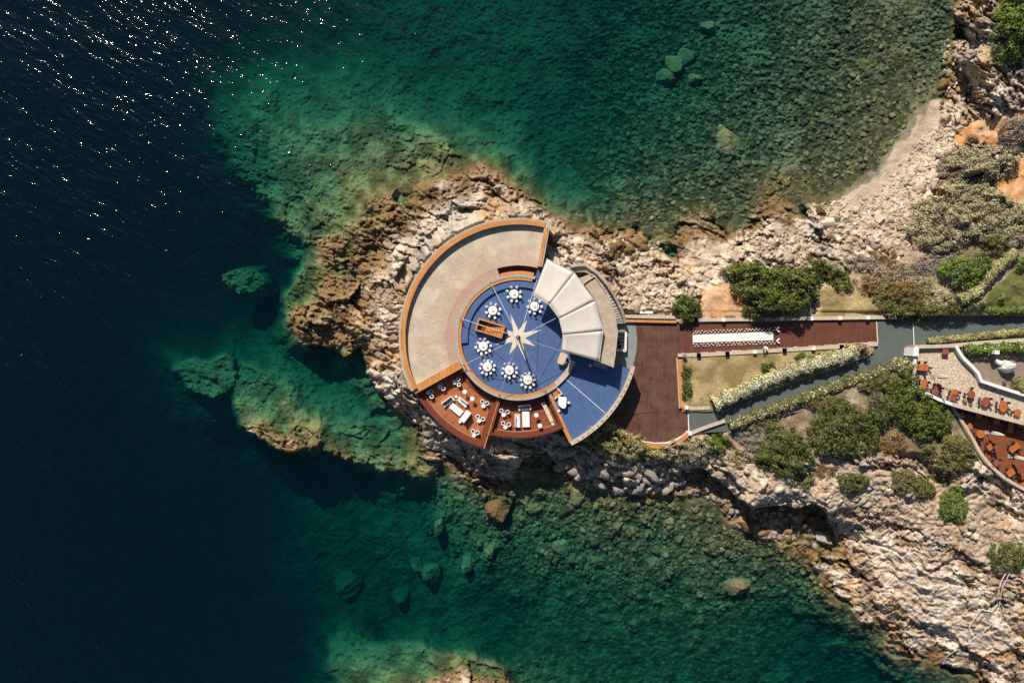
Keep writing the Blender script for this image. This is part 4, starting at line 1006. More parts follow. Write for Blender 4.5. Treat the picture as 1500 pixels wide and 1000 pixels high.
for (x, y, n, a0, wh) in TB:
    c = P(x, y, Z_BLUE+.006); c.z = Z_BLUE+.006
    if ptb is None: ptb = banquet_table(); o = ptb
    else: o = copy_tree(ptb)
    o.location = c; tag(o, 'round white clothed table '+wh, 'table', 'round tables on the blue floor')
    if pce is None: pce = centre(); o = pce
    else: o = copy_tree(pce)
    o.location = c+Vector((0,0,.752)); tag(o, 'white flowers in a vase on the round table '+wh, 'flowers', 'table flowers')
    for k in range(n):
        a = math.radians(a0+360*k/n+random.uniform(-3,3)); r = random.uniform(1.10,1.34)
        if pc is None: pc = banquet_chair(); o = pc
        else: o = copy_tree(pc)
        o.location = c+Vector((math.cos(a)*r, math.sin(a)*r, 0)); o.rotation_euler = (0,0,a+random.uniform(-.3,.3))
        tag(o, 'white chair at the round table '+wh, 'chair', 'chairs at the table '+wh)
        if ppl is None: ppl = plate(); o = ppl
        else: o = ppl.copy(); COL.objects.link(o)
        o.location = c+Vector((math.cos(a)*.56, math.sin(a)*.56, .754)); tag(o, 'pale dinner plate on the round table '+wh, 'plate', 'plates on the table '+wh)

# ------------------------------------------------------------------ lounge furniture
def tub_chair():
    t = thing('tub_chair', 'x', 'chair', (0,0,0))
    n = 20; vs_ = []; fs_ = []
    m_ = MB(); m_.lathe((0,0,.05), [(.30,0),(.36,.1),(.37,.36)], 20); m_.build('body', M['white'], t, local=True, smooth=True)
    m_ = MB(); m_.cyl((.02,0,.42), .22, .05, 16); m_.build('cushion', M['darkhole'], t, local=True)
    m_ = MB(); m_.sector((0,0), .26, .385, -150, 150, .405, .70, 22); m_.build('backrest', M['white'], t, local=True, bevel=.02)
    return t
def round_table(h=.5):
    t = thing('round_table', 'x', 'table', (0,0,0))
    MB().cyl((0,0,h-.05), .40, .05, 24).build('table_top', M['white'], t, local=True, bevel=.012)
    MB().tube((0,0,.03), (0,0,h-.05), .05, 10).build('stem', M['white'], t, local=True)
    MB().cyl((0,0,0), .28, .03, 20).build('base', M['white'], t, local=True)
    return t
ptub = prt = ptall = None
def put_tub(x, y, z, rz, lab, grp):
    global ptub
    if ptub is None: ptub = tub_chair(); o = ptub
    else: o = copy_tree(ptub)
    o.location = P(x, y, z+.008); o.rotation_euler = (0,0,rz); tag(o, lab, 'chair', grp)
def put_rt(x, y, z, lab, tall=False, m_top=None):
    global prt, ptall
    if tall:
        if ptall is None: ptall = round_table(1.1); ptall.name = 'bar_table'; o = ptall
        else: o = copy_tree(ptall)
    else:
        if prt is None: prt = round_table(.5); o = prt
        else: o = copy_tree(prt)
    o.location = P(x, y, z+.008); tag(o, lab, 'table', 'tall bar tables in the lounges' if tall else 'low round tables in the lounges')
GA = [((665.7,559.6),(671.5,555),(672.6,562.8),'nearest the teak entry steps'),((644.9,566.4),(645.5,562.3),(650,568.6),'by the terrace bench'),((628,574.5),(631.9,573),(632.8,580.3),'in the far left corner'),
      ((708.3,593.7),(706.9,587.6),(714,590.2),'near rim and divider'),((701.8,615.4),(700,609.3),(707.7,613.2),'midway along the divider'),((694.5,636.2),(693,630.8),(699.7,633),'in the lowest corner')]
for tpos, c1_, c2p, wh in GA:
    put_rt(*tpos, Z_LOUNGE, 'low round white table '+wh+' of the large lounge')
    for c_, side in ((c1_, 'upper'), (c2p, 'lower')):
        put_tub(*c_, Z_LOUNGE, math.atan2(-(c_[1]-tpos[1]), c_[0]-tpos[0]), side+' of two white tub chairs '+wh+' of the large lounge', 'tub chairs in the large lounge')
for tpos, c1_, c2p, wh in [((737.8,606.8),(734.3,600.8),(743.7,602.8),'nearest the round floor'),((740.2,624.7),(737.2,619.2),(745.5,621),'nearest the outer bench')]:
    put_rt(*tpos, Z_LOUNGE, 'low round white table '+wh+' in the small lounge')
    for c_, side in ((c1_, 'left'), (c2p, 'right')):
        put_tub(*c_, Z_LOUNGE, math.atan2(-(c_[1]-tpos[1]), c_[0]-tpos[0]), side+' one of two white tub chairs '+wh+' in the small lounge', 'tub chairs in the small lounge')
put_rt(681.5,573,Z_LOUNGE,'upper of two tall white bar tables in the large lounge',True)
put_rt(692.3,583,Z_LOUNGE,'lower of two tall white bar tables in the large lounge',True)
put_rt(785.3,606.8,Z_LOUNGE,'upper of two round tall tables in the small lounge',True)
put_rt(790.5,622.2,Z_LOUNGE,'lower of two round tall tables in the small lounge',True)
def sofa(x, y, L_, W_, rz, lab, mc, back=True, arms=True, bh=.75):
    """long axis along local X, back at +Y"""
    p = P(x, y, Z_LOUNGE+.008); t = thing('sofa', lab, 'sofa', p, rz, 'sofas in the lounges')
    bs_ = MB().box((0,0,.2), (L_, W_, .32)).build('base', M['white'], t, local=True, bevel=.02)
    for s in (-1, 1):
        MB().box((s*(L_/4-.06), -.06, .42), (L_/2-.17, W_-.34, .12)).build('cushion', mc, bs_, local=True, bevel=.04)
        if arms: MB().box((s*(L_/2-.07), 0, .45), (.14, W_, .25)).build('arm', M['white'], t, local=True, bevel=.02)
    if back: MB().box((0, W_/2-.08, .36+bh/2-.1), (L_-.29, .16, bh)).build('backrest', M['white'], t, local=True, bevel=.02)
    for sx in (-1, 1):
        for sy in (-1, 1): MB().box((sx*(L_/2-.1), sy*(W_/2-.1), .02), (.06,.06,.04)).build('foot', M['steel'], t, local=True)
    return t
sofa(656.6,587.9,2.25,1.05,math.radians(36),'white sofa with grey blue cushions left of the large lounge daybed',M['greyblue'])
sofa(677.6,588.5,2.1,.92,math.radians(-39),'white sofa with pale cushions above the large lounge daybed',M['linen'])
sofa(682,609.3,2.2,1.0,math.radians(52+180),'white high backed sofa right of the large lounge daybed',M['linen'],bh=1.0)
sofa(768.5,596.5,2.2,1.05,math.radians(5),'grey cushioned sofa beside the inner step of the small lounge',M['greyblue'])
sofa(758,615.7,2.3,1.0,math.radians(90),'white narrow sofa left of the small lounge daybed',M['linen'])
def daybed(x, y, L_, W_, rz, lab):
    t = thing('daybed', lab, 'daybed', P(x, y, Z_LOUNGE+.008), rz, 'white daybeds in the lounges')
    MB().box((0,0,.17), (L_, W_, .26)).build('base', M['white'], t, local=True, bevel=.02)
    MB().box((0,0,.385), (L_-.06, W_-.06, .16)).build('mattress', M['linen'], t, local=True, bevel=.05)
    for sx in (-1, 1):
        for sy in (-1, 1): MB().box((sx*(L_/2-.12), sy*(W_/2-.12), .02), (.08,.08,.04)).build('foot', M['steel'], t, local=True)
daybed(668.5,599.6,2.5,1.15,math.radians(-39),'flat white daybed in the middle of the large lounge')
daybed(770.5,614,2.75,1.35,math.radians(92),'flat white daybed in the middle of the small lounge')
def cube(x, y, lab, m=None, s=.45, rz=.6):
    t = thing('cube_stool', lab, 'stool', P(x, y, Z_LOUNGE+.008), rz, 'white cube stools')
    MB().box((0,0,.2), (s,s,.40)).build('body', m or M['white'], t, local=True, bevel=.03); MB().box((0,0,.43), (s-.04,s-.04,.06)).build('cushion', m or M['linen'], t, local=True, bevel=.02)
cube(668.5,580.7,'white cube stool at the upper corner of the large lounge sofas'); cube(674,617.4,'white cube stool at the foot of the high backed sofa'); cube(809.5,620.5,'pale grey cube stool at the end of the long bench', M['porcelain'], .55, .5)
p0 = P(795.5,588.5,Z_LOUNGE+.008); p1 = P(808.5,617,Z_LOUNGE+.008); d = (p1-p0); rz = math.atan2(d.y, d.x)
lb = thing('long_bench', 'long cream bench along the right side of the small lounge', 'bench', (p0+p1)/2, rz)
for s in (-1, 0, 1): MB().box((s*d.length/3, 0, .43), (d.length/3-.04, .62, .1)).build('cushion', M['cream'], lb, local=True, bevel=.03)
MB().box((0,0,.2), (d.length, .6, .36)).build('base', M['greygreen'], lb, local=True)
MB().box((0,-.34,.45), (d.length, .08, .9)).build('backrest', M['cream'], lb, local=True)

# furniture on the blue wedge
p = P(823,525,Z_BLUE+.006); rz = math.radians(70)
ct = thing('reception_counter', 'tan rounded counter at the edge of the round blue floor', 'counter', p, rz)
m_ = MB(); 
pts = []
for (cx_, cy_) in ((.75,.35),(-.75,.35),(-.75,-.35),(.75,-.35)):
    for k in range(5):
        a = math.radians({(.75,.35):0,(-.75,.35):90,(-.75,-.35):180,(.75,-.35):270}[(cx_,cy_)]+k*22.5); pts.append((cx_+.3*math.cos(a), cy_+.3*math.sin(a)))
m_.prism(pts, .9, 1.0); m_.build('counter_top', M['tan'], ct, local=True, bevel=.02)
m_ = MB(); m_.prism([(x*.88, y*.85) for x, y in pts], 0, .9); m_.build('body', M['tan'], ct, local=True)
for (x, y, lab, a) in ((829.5,522.5,'upper white chair behind the tan counter',.3),(827,530.5,'lower white chair behind the tan counter',-.2)):
    o = copy_tree(pc); o.location = P(x, y, Z_BLUE+.006); o.rotation_euler = (0,0,a); tag(o, lab, 'chair', 'chairs behind the tan counter')
p = P(823,589,Z_BLUE+.004)
pn = thing('grand_piano', 'white grand piano on the blue wedge', 'piano', p, math.radians(-95))
sh = [(-.75,.72),(-.75,-.72),(.1,-.72),(.45,-.60),(.75,-.25),(.95,0.0),(1.0,.35),(.85,.65),(.5,.74)]
m_ = MB(); m_.prism(sh, .62, .95); m_.build('case', M['white'], pn, local=True, bevel=.02)
m_ = MB(); m_.prism([(x*.98, y*.98) for x, y in sh], .955, 1.0); m_.build('lid', M['linen'], pn, local=True, bevel=.01)
MB().box((-.88,0,.66), (.26,1.36,.1)).build('keyboard', M['white'], pn, local=True)
for q in ((-.6,.55),(-.6,-.55),(.7,.3)): MB().tube((*q,0), (*q,.62), .07, 8, .1).build('leg', M['white'], pn, local=True)
p = P(831.5,589,Z_BLUE+.004); bq = thing('piano_bench', 'small white bench beside the grand piano', 'bench', p, math.radians(-95))
MB().box((0,0,.46), (.38,.75,.09)).build('seat', M['white'], bq, local=True, bevel=.03)
for sx in (-.14,.14):
    for sy in (-.3,.3): MB().box((sx,sy,.2), (.05,.05,.41)).build('leg', M['white'], bq, local=True)
p = P(818.5,601.5,Z_BLUE+.004); q = thing('speaker_box', 'small grey speaker box left of the piano', 'speaker', p, .5)
MB().box((0,0,.2), (.5,.42,.38), 0, (math.radians(-12),'X')).build('cabinet', M['porcelain'], q, local=True, bevel=.02); MB().box((0,-.2,.2), (.4,.04,.28), 0, (math.radians(-12),'X')).build('grille', M['blackmetal'], q, local=True)
p = P(878,536.5,Z_BLUE+.004); q = thing('bar_counter', 'grey green bar counter showing below the sail edge', 'counter', p, math.radians(-18))
MB().box((0,.3,1.05), (2.5,.95,.08)).build('counter_top', M['greygreen'], q, local=True, bevel=.03); MB().box((0,.35,.5), (2.2,.7,1.0)).build('body', M['concrete_wall'], q, local=True)
p = P(864.5,535,Z_BLUE+.004); q = thing('cube_stool', 'lone white cube stool in the sail shadow', 'stool', p, .4)
MB().box((0,0,.2), (.4,.4,.4)).build('body', M['white'], q, local=True, bevel=.03); MB().box((0,0,.43), (.36,.36,.06)).build('cushion', M['linen'], q, local=True, bevel=.02)
p = P(797,566,Z_BLUE+.6)

# ------------------------------------------------------------------ restaurant terraces at the right edge
up = thing('stone_terrace', 'upper restaurant terrace with irregular cream stone paving', 'terrace', P(1420,550,0))
slab('paving', [(1341,509),(1372,508),(1401,508),(1413,526),(1432,546),(1437,560),(1497,580),(1560,600),(1560,636),(1502,620),(1450,606),(1395,591),(1376,584),(1339,568)], 3.0, Z_REST, M['paving'], up)
def wall(name, lab, pts, z0, z1, w, m, mcap=None):
    t = thing(name, lab, 'wall', P(pts[0][0], pts[0][1], z0))
    mb = MB(); mb.strip([P(*p, z1) for p in pts], w-.06, z0, z1-.08); w_ = mb.build('wall', m, t)
    mb = MB(); mb.strip([P(*p, z1) for p in pts], w, z1-.08, z1); mb.build('coping', mcap or m, w_)
    return t
wall('white_wall', 'white angled garden wall between the paving and the earth yard', [(1401,507),(1406,516),(1413,525.5),(1425,537),(1433,546),(1438,558),(1465,567),(1497,577),(1560,596)], 4.0, Z_REST+.9, .55, M['white_paint'])
wall('terrace_wall', 'pinkish coping wall on the upper edge of the stone terrace', [(1340,508),(1378,507),(1401,506),(1440,502),(1500,498),(1560,495)], 4.0, Z_REST+.75, .6, M['concrete_wall'], M['stone_cap'])
wall('terrace_wall', 'white parapet on the left edge of the stone terrace', [(1341,520),(1340,545),(1338.5,566)], 2.0, Z_REST+.7, .5, M['white_paint'])
wall('terrace_wall', 'white parapet along the bushes below the stone terrace', [(1338,567),(1357,576),(1376,585),(1395,592)], 2.0, Z_REST+.6, .55, M['white_paint'])
wall('terrace_wall', 'cream parapet dividing the stone terrace from the red terrace', [(1395.5,592),(1425,600),(1460,609),(1502,620),(1560,636)], 4.0, Z_REST+.55, .7, M['cream'], M['stone_cap'])
gp_ = thing('gate_pillar', 'wide white gate pillar at the terrace entrance', 'pillar', P(1343,515,0))
slab('body', [(1339,509),(1346,509),(1345,521),(1337.5,521)], 3.0, Z_REST+1.1, M['white_paint'], gp_); slab('cap', [(1338.6,508.6),(1346.4,508.6),(1345.4,521.4),(1337.1,521.4)], Z_REST+1.102, Z_REST+1.18, M['white_paint'], gp_)
yd = slab('earth_yard', [(1402,507),(1500,500),(1560,497),(1560,594),(1497,575),(1438.5,557),(1433,545),(1413,524)], 3.0, Z_REST-.1, M['gravelyard'], None, True)
lo = thing('red_terrace', 'lower restaurant terrace with dark red floor', 'terrace', P(1460,640,0))
slab('floor', [(1396,594),(1460,611),(1502,622),(1560,638),(1560,745),(1500,715),(1470,697),(1445,674),(1432,654),(1415,624)], 2.0, Z_LOW, M['redfloor'], lo)
wall('sea_wall', 'tall curved pale wall around the outer edge of the red terrace', [(1393.5,593),(1404,609),(1415,625),(1424,640),(1432,655),(1438,665),(1446,675),(1457,687),(1470,698),(1484,707),(1500,716),(1530,728),(1560,738)], 1.0, Z_LOW+.8, .5, M['white_paint'], M['stone_cap'])

def rchair():
    t = thing('terrace_chair', 'x', 'chair', (0,0,0))
    MB().box((0,0,.45), (.46,.46,.06)).build('seat', M['purple'], t, local=True, bevel=.02)
    MB().box((.22,0,.72), (.05,.46,.46), 0, (math.radians(8),'Y')).build('backrest', M['purple'], t, local=True, bevel=.015)
    for sx in (-.2,.2):
        for sy in (-.2,.2): MB().tube((sx,sy,0), (sx,sy,.43), .022, 5).build('leg', M['blackmetal'], t, local=True)
    return t
prc = rchair(); prc_used = False
def put_rchair(p, rz, lab, grp):
    global prc_used
    o = prc if not prc_used else copy_tree(prc); prc_used = True
    o.location = p; o.rotation_euler = (0,0,rz); tag(o, lab, 'chair', grp)
def rtable(x, y, w, h, rz, zf, shape, m, lab, chairs, nopl=False):
    k = K(zf+.75); p = P(x, y, zf+.75); p.z = zf+.006
    a = math.radians(rz); t = thing('terrace_table', lab, 'table', p, a, 'tables on the restaurant terraces')
    W, D = w*k, h*k
    mb = MB()
    if shape == 'box': mb.box((0,0,.73), (W,D,.05))
    else:
        n = 8 if shape == 'oct' else 24
        mb.prism([(W/2*math.cos(2*math.pi*(i+.5)/n), D/2*math.sin(2*math.pi*(i+.5)/n)) for i in range(n)], .705, .755)
    mb.build('table_top', m, t, local=True, bevel=.012)
    if shape == 'box':
        for sx in (-1, 1):
            for sy in (-1, 1): MB().box((sx*(W/2-.1), sy*(D/2-.1), .35), (.07,.07,.70)).build('leg', m, t, local=True)
    else:
        MB().tube((0,0,.03), (0,0,.71), .06, 8).build('stem', M['blackmetal'], t, local=True); MB().cyl((0,0,0), .35, .03, 16).build('foot', M['blackmetal'], t, local=True)
    ca_, sa_ = math.cos(a), math.sin(a)
    for (ux_, uy_) in chairs:
        lx = ux_*(W/2+.22) if abs(ux_) == 1 else ux_*W*.5
        ly = uy_*(D/2+.22) if abs(uy_) == 1 else uy_*D*.5
        q = p+Vector((lx*ca_-ly*sa_, lx*sa_+ly*ca_, 0))
        put_rchair(q, math.atan2(q.y-p.y, q.x-p.x)+random.uniform(-.15,.15), 'dark purple chair at the '+lab, 'chairs at the '+lab)
LR = [(1,.0),(-1,.0)]; ALL = [(1,0),(-1,0),(0,1),(0,-1)]; TB_ = [(0,1),(0,-1)]
LL = [(1,.5),(1,-.5),(-1,.5),(-1,-.5)]
OT, RT = M['orange_table'], M['red_table']
rtable(1385.5,515,9,8,0,Z_REST,'box',RT,'dark red square table in the shade by the coping wall',[])
rtable(1351.5,538,17,9.5,-4,Z_REST,'box',OT,'wide orange table by the left white parapet',[(.5,1),(-.5,1),(.5,-1),(-.5,-1),(1,0)])
rtable(1353.5,563.5,8.5,16,-13,Z_REST,'box',OT,'long orange table in the lower left terrace corner',LL)
rtable(1373,570,8,17,-28,Z_REST,'box',RT,'slanting dark red table on the stone terrace',LL)
rtable(1399,574,8.5,8,-8,Z_REST,'box',OT,'small orange square table near the parapet bend',LR)
rtable(1396,583,8.5,8,-15,Z_REST,'box',RT,'small dark red square table near the parapet bend',LR)
rtable(1423,577.5,12,12,0,Z_REST,'oct',RT,'dark red octagonal table on the stone terrace',[(-1,0),(.3,1),(0,-1)])
rtable(1444,588.5,11,15,0,Z_REST,'round',RT,'reddish oval table on the stone terrace',LL)
rtable(1469.6,595,12,17,0,Z_REST,'round',OT,'orange oval table on the stone terrace',LL+[(0,1)])
rtable(1491,604,10.5,11,0,Z_REST,'round',OT,'rounded orange table nearest the right edge',[(-1,0)])
rtable(1408.8,608.5,8.5,8.5,-30+60,Z_LOW,'box',OT,'orange square table in the sharp corner of the red terrace',ALL)
rtable(1434,608.8,8.5,8,-6,Z_LOW,'box',OT,'orange square table under the dividing parapet, second from the corner',LR)
rtable(1460.3,616.3,9,9,-8,Z_LOW,'box',OT,'orange square table under the dividing parapet, third from the corner',LR)
rtable(1480.8,625.3,8.5,16.5,-8,Z_LOW,'box',OT,'long orange table under the dividing parapet',LL)
rtable(1498,623,11,7,-12,Z_LOW,'box',OT,'orange table cut by the right edge under the parapet',[(0,-1)])
rtable(1420,624.8,9,8,-30+60,Z_LOW,'box',OT,'orange square table by the sea wall near the corner',[(1,0),(0,1),(0,-1)])
rtable(1436.5,635.5,12,12,0,Z_LOW,'round',OT,'round orange table on the red terrace',[(-1,0),(0,-1)])
rtable(1450.4,654.7,8.5,8.5,33,Z_LOW,'box',OT,'orange square table right of the sea wall middle',ALL)
rtable(1460,678,8.5,8.5,38,Z_LOW,'box',RT,'dull red square table by the sea wall lower bend',ALL)
rtable(1486.4,655.7,16,8.5,36,Z_LOW,'box',OT,'double orange table in the middle of the red terrace',[(.5,1),(-.5,1),(.5,-1),(-.5,-1)])
rtable(1480.8,692,11.5,9.5,35,Z_LOW,'box',OT,'orange table in the lower part of the red terrace',ALL)
rtable(1497,697,11,11,0,Z_LOW,'round',RT,'round dull red table at the right edge',[(-1,0)])
rtable(1499,711,8,9,20,Z_LOW,'box',OT,'lowest orange table at the right edge',[])

def parasol(x, y, z, hgt, lab):
    p = P(x, y, z); t = thing('closed_parasol', lab, 'parasol', p, 0, 'closed white parasols')
    MB().box(p+Vector((0,0,.06)), (.8,.8,.12)).build('base', M['rope'], t)
    MB().tube(p+Vector((0,0,.1)), p+Vector((0,0,hgt)), .04, 8).build('pole', M['steel'], t)
    pole_ = t.children[-1]
    MB().lathe(p+Vector((0,0,hgt*.28)), [(.10,0),(.30,.25),(.34,hgt*.25),(.25,hgt*.5),(.10,hgt*.68),(.03,hgt*.72)], 24, lambda a, zz: .16*math.sin(6*a)).build('folded_canopy', M['canvas'], t, smooth=True)
    MB().lathe(p+Vector((0,0,hgt)), [(.03,0),(.07,.05),(.02,.15)], 8).build('finial', M['steel'], pole_)
parasol(1366.5,550.5,Z_REST,4.6,'closed white parasol on the stone terrace')
parasol(1445,632.5,Z_LOW,4.6,'closed white parasol beside the round orange table')
parasol(1479,667.5,Z_LOW,4.6,'closed white parasol below the double orange table')

# things in the earth yard
p = P(1472,537,Z_REST-.1); tpn = thing('covered_mound', 'large grey white tarpaulin covered object in the earth yard', 'tarpaulin', p)
rnd = random.Random(8); rings = [(1.65,0),(1.6,.7),(1.45,1.25),(.9,1.7),(.35,2.0)]; n = 11
m_ = MB(); vs_ = []
for r, z in rings:
    for i in range(n):
        a = 2*math.pi*i/n; rr_ = r*(1+.10*math.sin(i*2.4)+.05*rnd.uniform(-1,1)); vs_.append((p.x+rr_*math.cos(a)*.85, p.y+rr_*math.sin(a)*.7, p.z+z*(1+.07*rnd.uniform(-1,1))))
fs_ = [(k*n+i, k*n+(i+1)%n, (k+1)*n+(i+1)%n, (k+1)*n+i) for k in range(len(rings)-1) for i in range(n)]+[tuple((len(rings)-1)*n+i for i in range(n))]
m_._add(vs_, fs_).build('tarpaulin', M['tarp'], tpn)
MB().tube(p+Vector((-1.75,.95,.1)), p+Vector((-1.0,.5,.9)), .45, 10, .5).build('covered_arm', M['porcelain'], tpn, smooth=True)
p = P(1469.5,559.5,Z_REST-.1); q = thing('plant_pot', 'small dark green pot below the covered object', 'pot', p)
MB().lathe(p, [(.22,0),(.32,.4),(.34,.45)], 16).build('pot', M['green_glass'], q, smooth=True); MB().lathe(p+Vector((0,0,.4)), [(.3,0),(.28,.06),(.05,.1)], 12).build('soil', M['bark'], q)
p = P(1419.5,521.5,Z_REST-.1); q = thing('bucket', 'bright blue bucket by the angled white wall', 'bucket', p)
MB().lathe(p, [(.2,0),(.26,.4),(.28,.42),(.24,.40)], 16).build('body', M['bluebucket'], q, smooth=True); MB().tube(p+Vector((-.27,0,.42)), p+Vector((.27,0,.5)), .015).build('handle', M['steel'], q)
p = P(1447.5,515.5,Z_REST-.1); q = thing('chimney_block', 'small square white chimney block at the hedge in the yard', 'block', p)
MB().box(p+Vector((0,0,1.1)), (.7,.6,2.2)).build('shaft', M['white_paint'], q); MB().box(p+Vector((0,0,2.26)), (.8,.7,.1)).build('cap', M['white_paint'], q)
for (x, y, r, lab) in ((1412,587,.38,'brown round planter by the octagonal table'), (1420,591.5,.32,'olive round planter right of the brown one')):
    p = P(x, y, Z_REST+.006); q = thing('planter', lab, 'planter', p)
    MB().lathe(p, [(r*.7,0),(r,.45),(r,.5)], 16).build('pot', M['bark'], q, smooth=True); MB().lathe(p+Vector((0,0,.46)), [(r*.9,0),(r*.8,.1),(r*.2,.16)], 12).build('soil', M['gravelyard'], q)
# white bench seat on the rocks by the deck
p = P(946,457.5, 5.6); q = thing('white_bench', 'narrow white bench behind the deck back wall', 'bench', p)
MB().box(p+Vector((0,0,.45)), (2.4,.45,.08)).build('seat', M['white'], q)
for s in (-.9,.9): MB().box(p+Vector((s,0,-.2)), (.1,.4,1.25)).build('leg', M['white'], q)
# ------------------------------------------------------------------ vegetation
def leaf_quads(pos, nrm, size, rng):
    n = len(pos)
    nrm = nrm/np.linalg.norm(nrm, axis=1, keepdims=True)
    ref = rng.normal(size=(n,3)); t = np.cross(nrm, ref); t /= np.linalg.norm(t, axis=1, keepdims=True)+1e-9
    b = np.cross(nrm, t)
    s = (size*rng.uniform(.6,1.35,n))[:,None]; w = s*0.62
    v = np.stack([pos-t*s, pos+b*w, pos+t*s, pos-b*w], 1).reshape(-1,3)
    f = np.arange(4*n).reshape(n,4)
    return v, f
def dome(rx, ry, hz, seed, lobe=0.75, leaf=0.16, dens=70, up=0.55, jag=.25, tight=.62):
    """leaf cloud on a lumpy dome; returns verts, faces around local origin at ground"""
    rng = np.random.default_rng(seed)
    area = math.pi*rx*ry
    nl = max(9, int(area/(lobe*lobe)*1.15))
    # lobe centres spread over the dome
    r = rng.uniform(0,1,nl)**.42; a = rng.uniform(0,2*math.pi,nl)
    edge = 1+jag*(np.array([math.sin(3*t+seed)+.7*math.sin(5*t+2*seed) for t in a]))*.35
    lx = r*np.cos(a)*(rx-lobe*.5)*edge; ly = r*np.sin(a)*(ry-lobe*.5)*edge
    lz = hz*(0.35+.65*np.sqrt(np.clip(1-r*r,0,1)))*rng.uniform(.72,1.05,nl)-lobe*.5
    lr = lobe*rng.uniform(.5,1.3,nl)
    n = int(area*dens); k = rng.integers(0, nl, n)
    d = rng.normal(size=(n,3)); d[:,2] = np.abs(d[:,2])*1.1-.25; d /= np.linalg.norm(d,axis=1,keepdims=True)
    rad = lr[k]*rng.uniform(tight,1.06,n)
    pos = np.stack([lx[k]+d[:,0]*rad, ly[k]+d[:,1]*rad, lz[k]+d[:,2]*rad*.8], 1)
    pos[:,2] = np.maximum(pos[:,2], .05)
    nr_ = d*1.15+rng.normal(size=(n,3))*.36+np.array([0,0,up*.5])
    return leaf_quads(pos, nr_, leaf, rng)
LM = {
 'green': leaf_mat('dark green foliage', (0.028,0.046,0.008), (0.171,0.201,0.037)),
 'bright': leaf_mat('bright green foliage', (0.045,0.085,0.012), (0.207,0.293,0.055)),
 'olive': leaf_mat('olive foliage', (0.055,0.060,0.018), (0.232,0.220,0.076)),
 'dark': leaf_mat('dark olive scrub', (0.026,0.038,0.009), (0.150,0.172,0.045)),
 'grey': leaf_mat('dry grey green scrub', (0.25,0.22,0.13), (0.512,0.458,0.287)),
 'straw': leaf_mat('straw coloured dry bush', (0.20,0.15,0.085), (0.475,0.389,0.248)),
 'yellow': leaf_mat('pale yellow green leaves', (0.14,0.14,0.045), (0.486,0.443,0.205)),
 'rust': leaf_mat('rusty brown scrub', (0.10,0.06,0.025), (0.342,0.220,0.085)),
 'dead': leaf_mat('grey dead twigs', (0.17,0.145,0.12), (0.389,0.335,0.281)),
 'flower': leaf_mat('cream blossom', (0.62,0.58,0.42), (0.800,0.800,0.670)),
 'pink': leaf_mat('pink blossom', (0.50,0.22,0.19), (0.713,0.410,0.346)),
}
def shrub(name, lab, cat, px, py, rx, ry, hz, kind, seed, lobe=.75, leaf=.15, dens=75, rot=0.0, z=None, grp=None, flowers=0):
    rx *= 1.16; ry *= 1.16
    """rx, ry in photo pixels; foliage stands on the ground at px,py"""
    zb = zat(float(px), float(py)) if z is None else z
    k = K(zb+hz*.6); c = P(px, py, zb+hz*.6)
    t = thing(name, lab, cat, (c.x, c.y, zb-.1), math.radians(rot), grp)
    v, f = dome(rx*k, ry*k, hz, seed, lobe, leaf, dens)
    # follow the ground under the plant
    ca_, sa_ = math.cos(math.radians(rot)), math.sin(math.radians(rot))
    wx_ = c.x+v[:,0]*ca_-v[:,1]*sa_; wy_ = c.y+v[:,0]*sa_+v[:,1]*ca_
    if z is None:
        gz = zat(wx_/k+750, 500-wy_/k); v[:,2] += np.clip(np.repeat(gz.reshape(-1,4).mean(1), 4)-zb, -hz*.9, hz*.8)
    link('crown', np_mesh('crown', v, f), LM[kind], t)
    m_ = MB(); rnd = random.Random(seed)
    for q in range(3):
        a = rnd.uniform(0,6.28); l = min(rx,ry)*k*.5
        m_.tube((0,0,-.5), (math.cos(a)*l, math.sin(a)*l, hz*.6), .10, 6, .03)
    m_.build('trunk', M['bark'], t, local=True)
    if flowers:
        rng = np.random.default_rng(seed+5); ix = rng.integers(0, len(f), flowers)
        pos = v[f[ix]].mean(1)+np.array([0,0,.08]); nn = rng.normal(size=(flowers,3))*.4+np.array([0,0,1])
        v2, f2 = leaf_quads(pos, nn, .11, rng); link('blossom', np_mesh('blossom', v2, f2), LM['flower'], t)
    return t
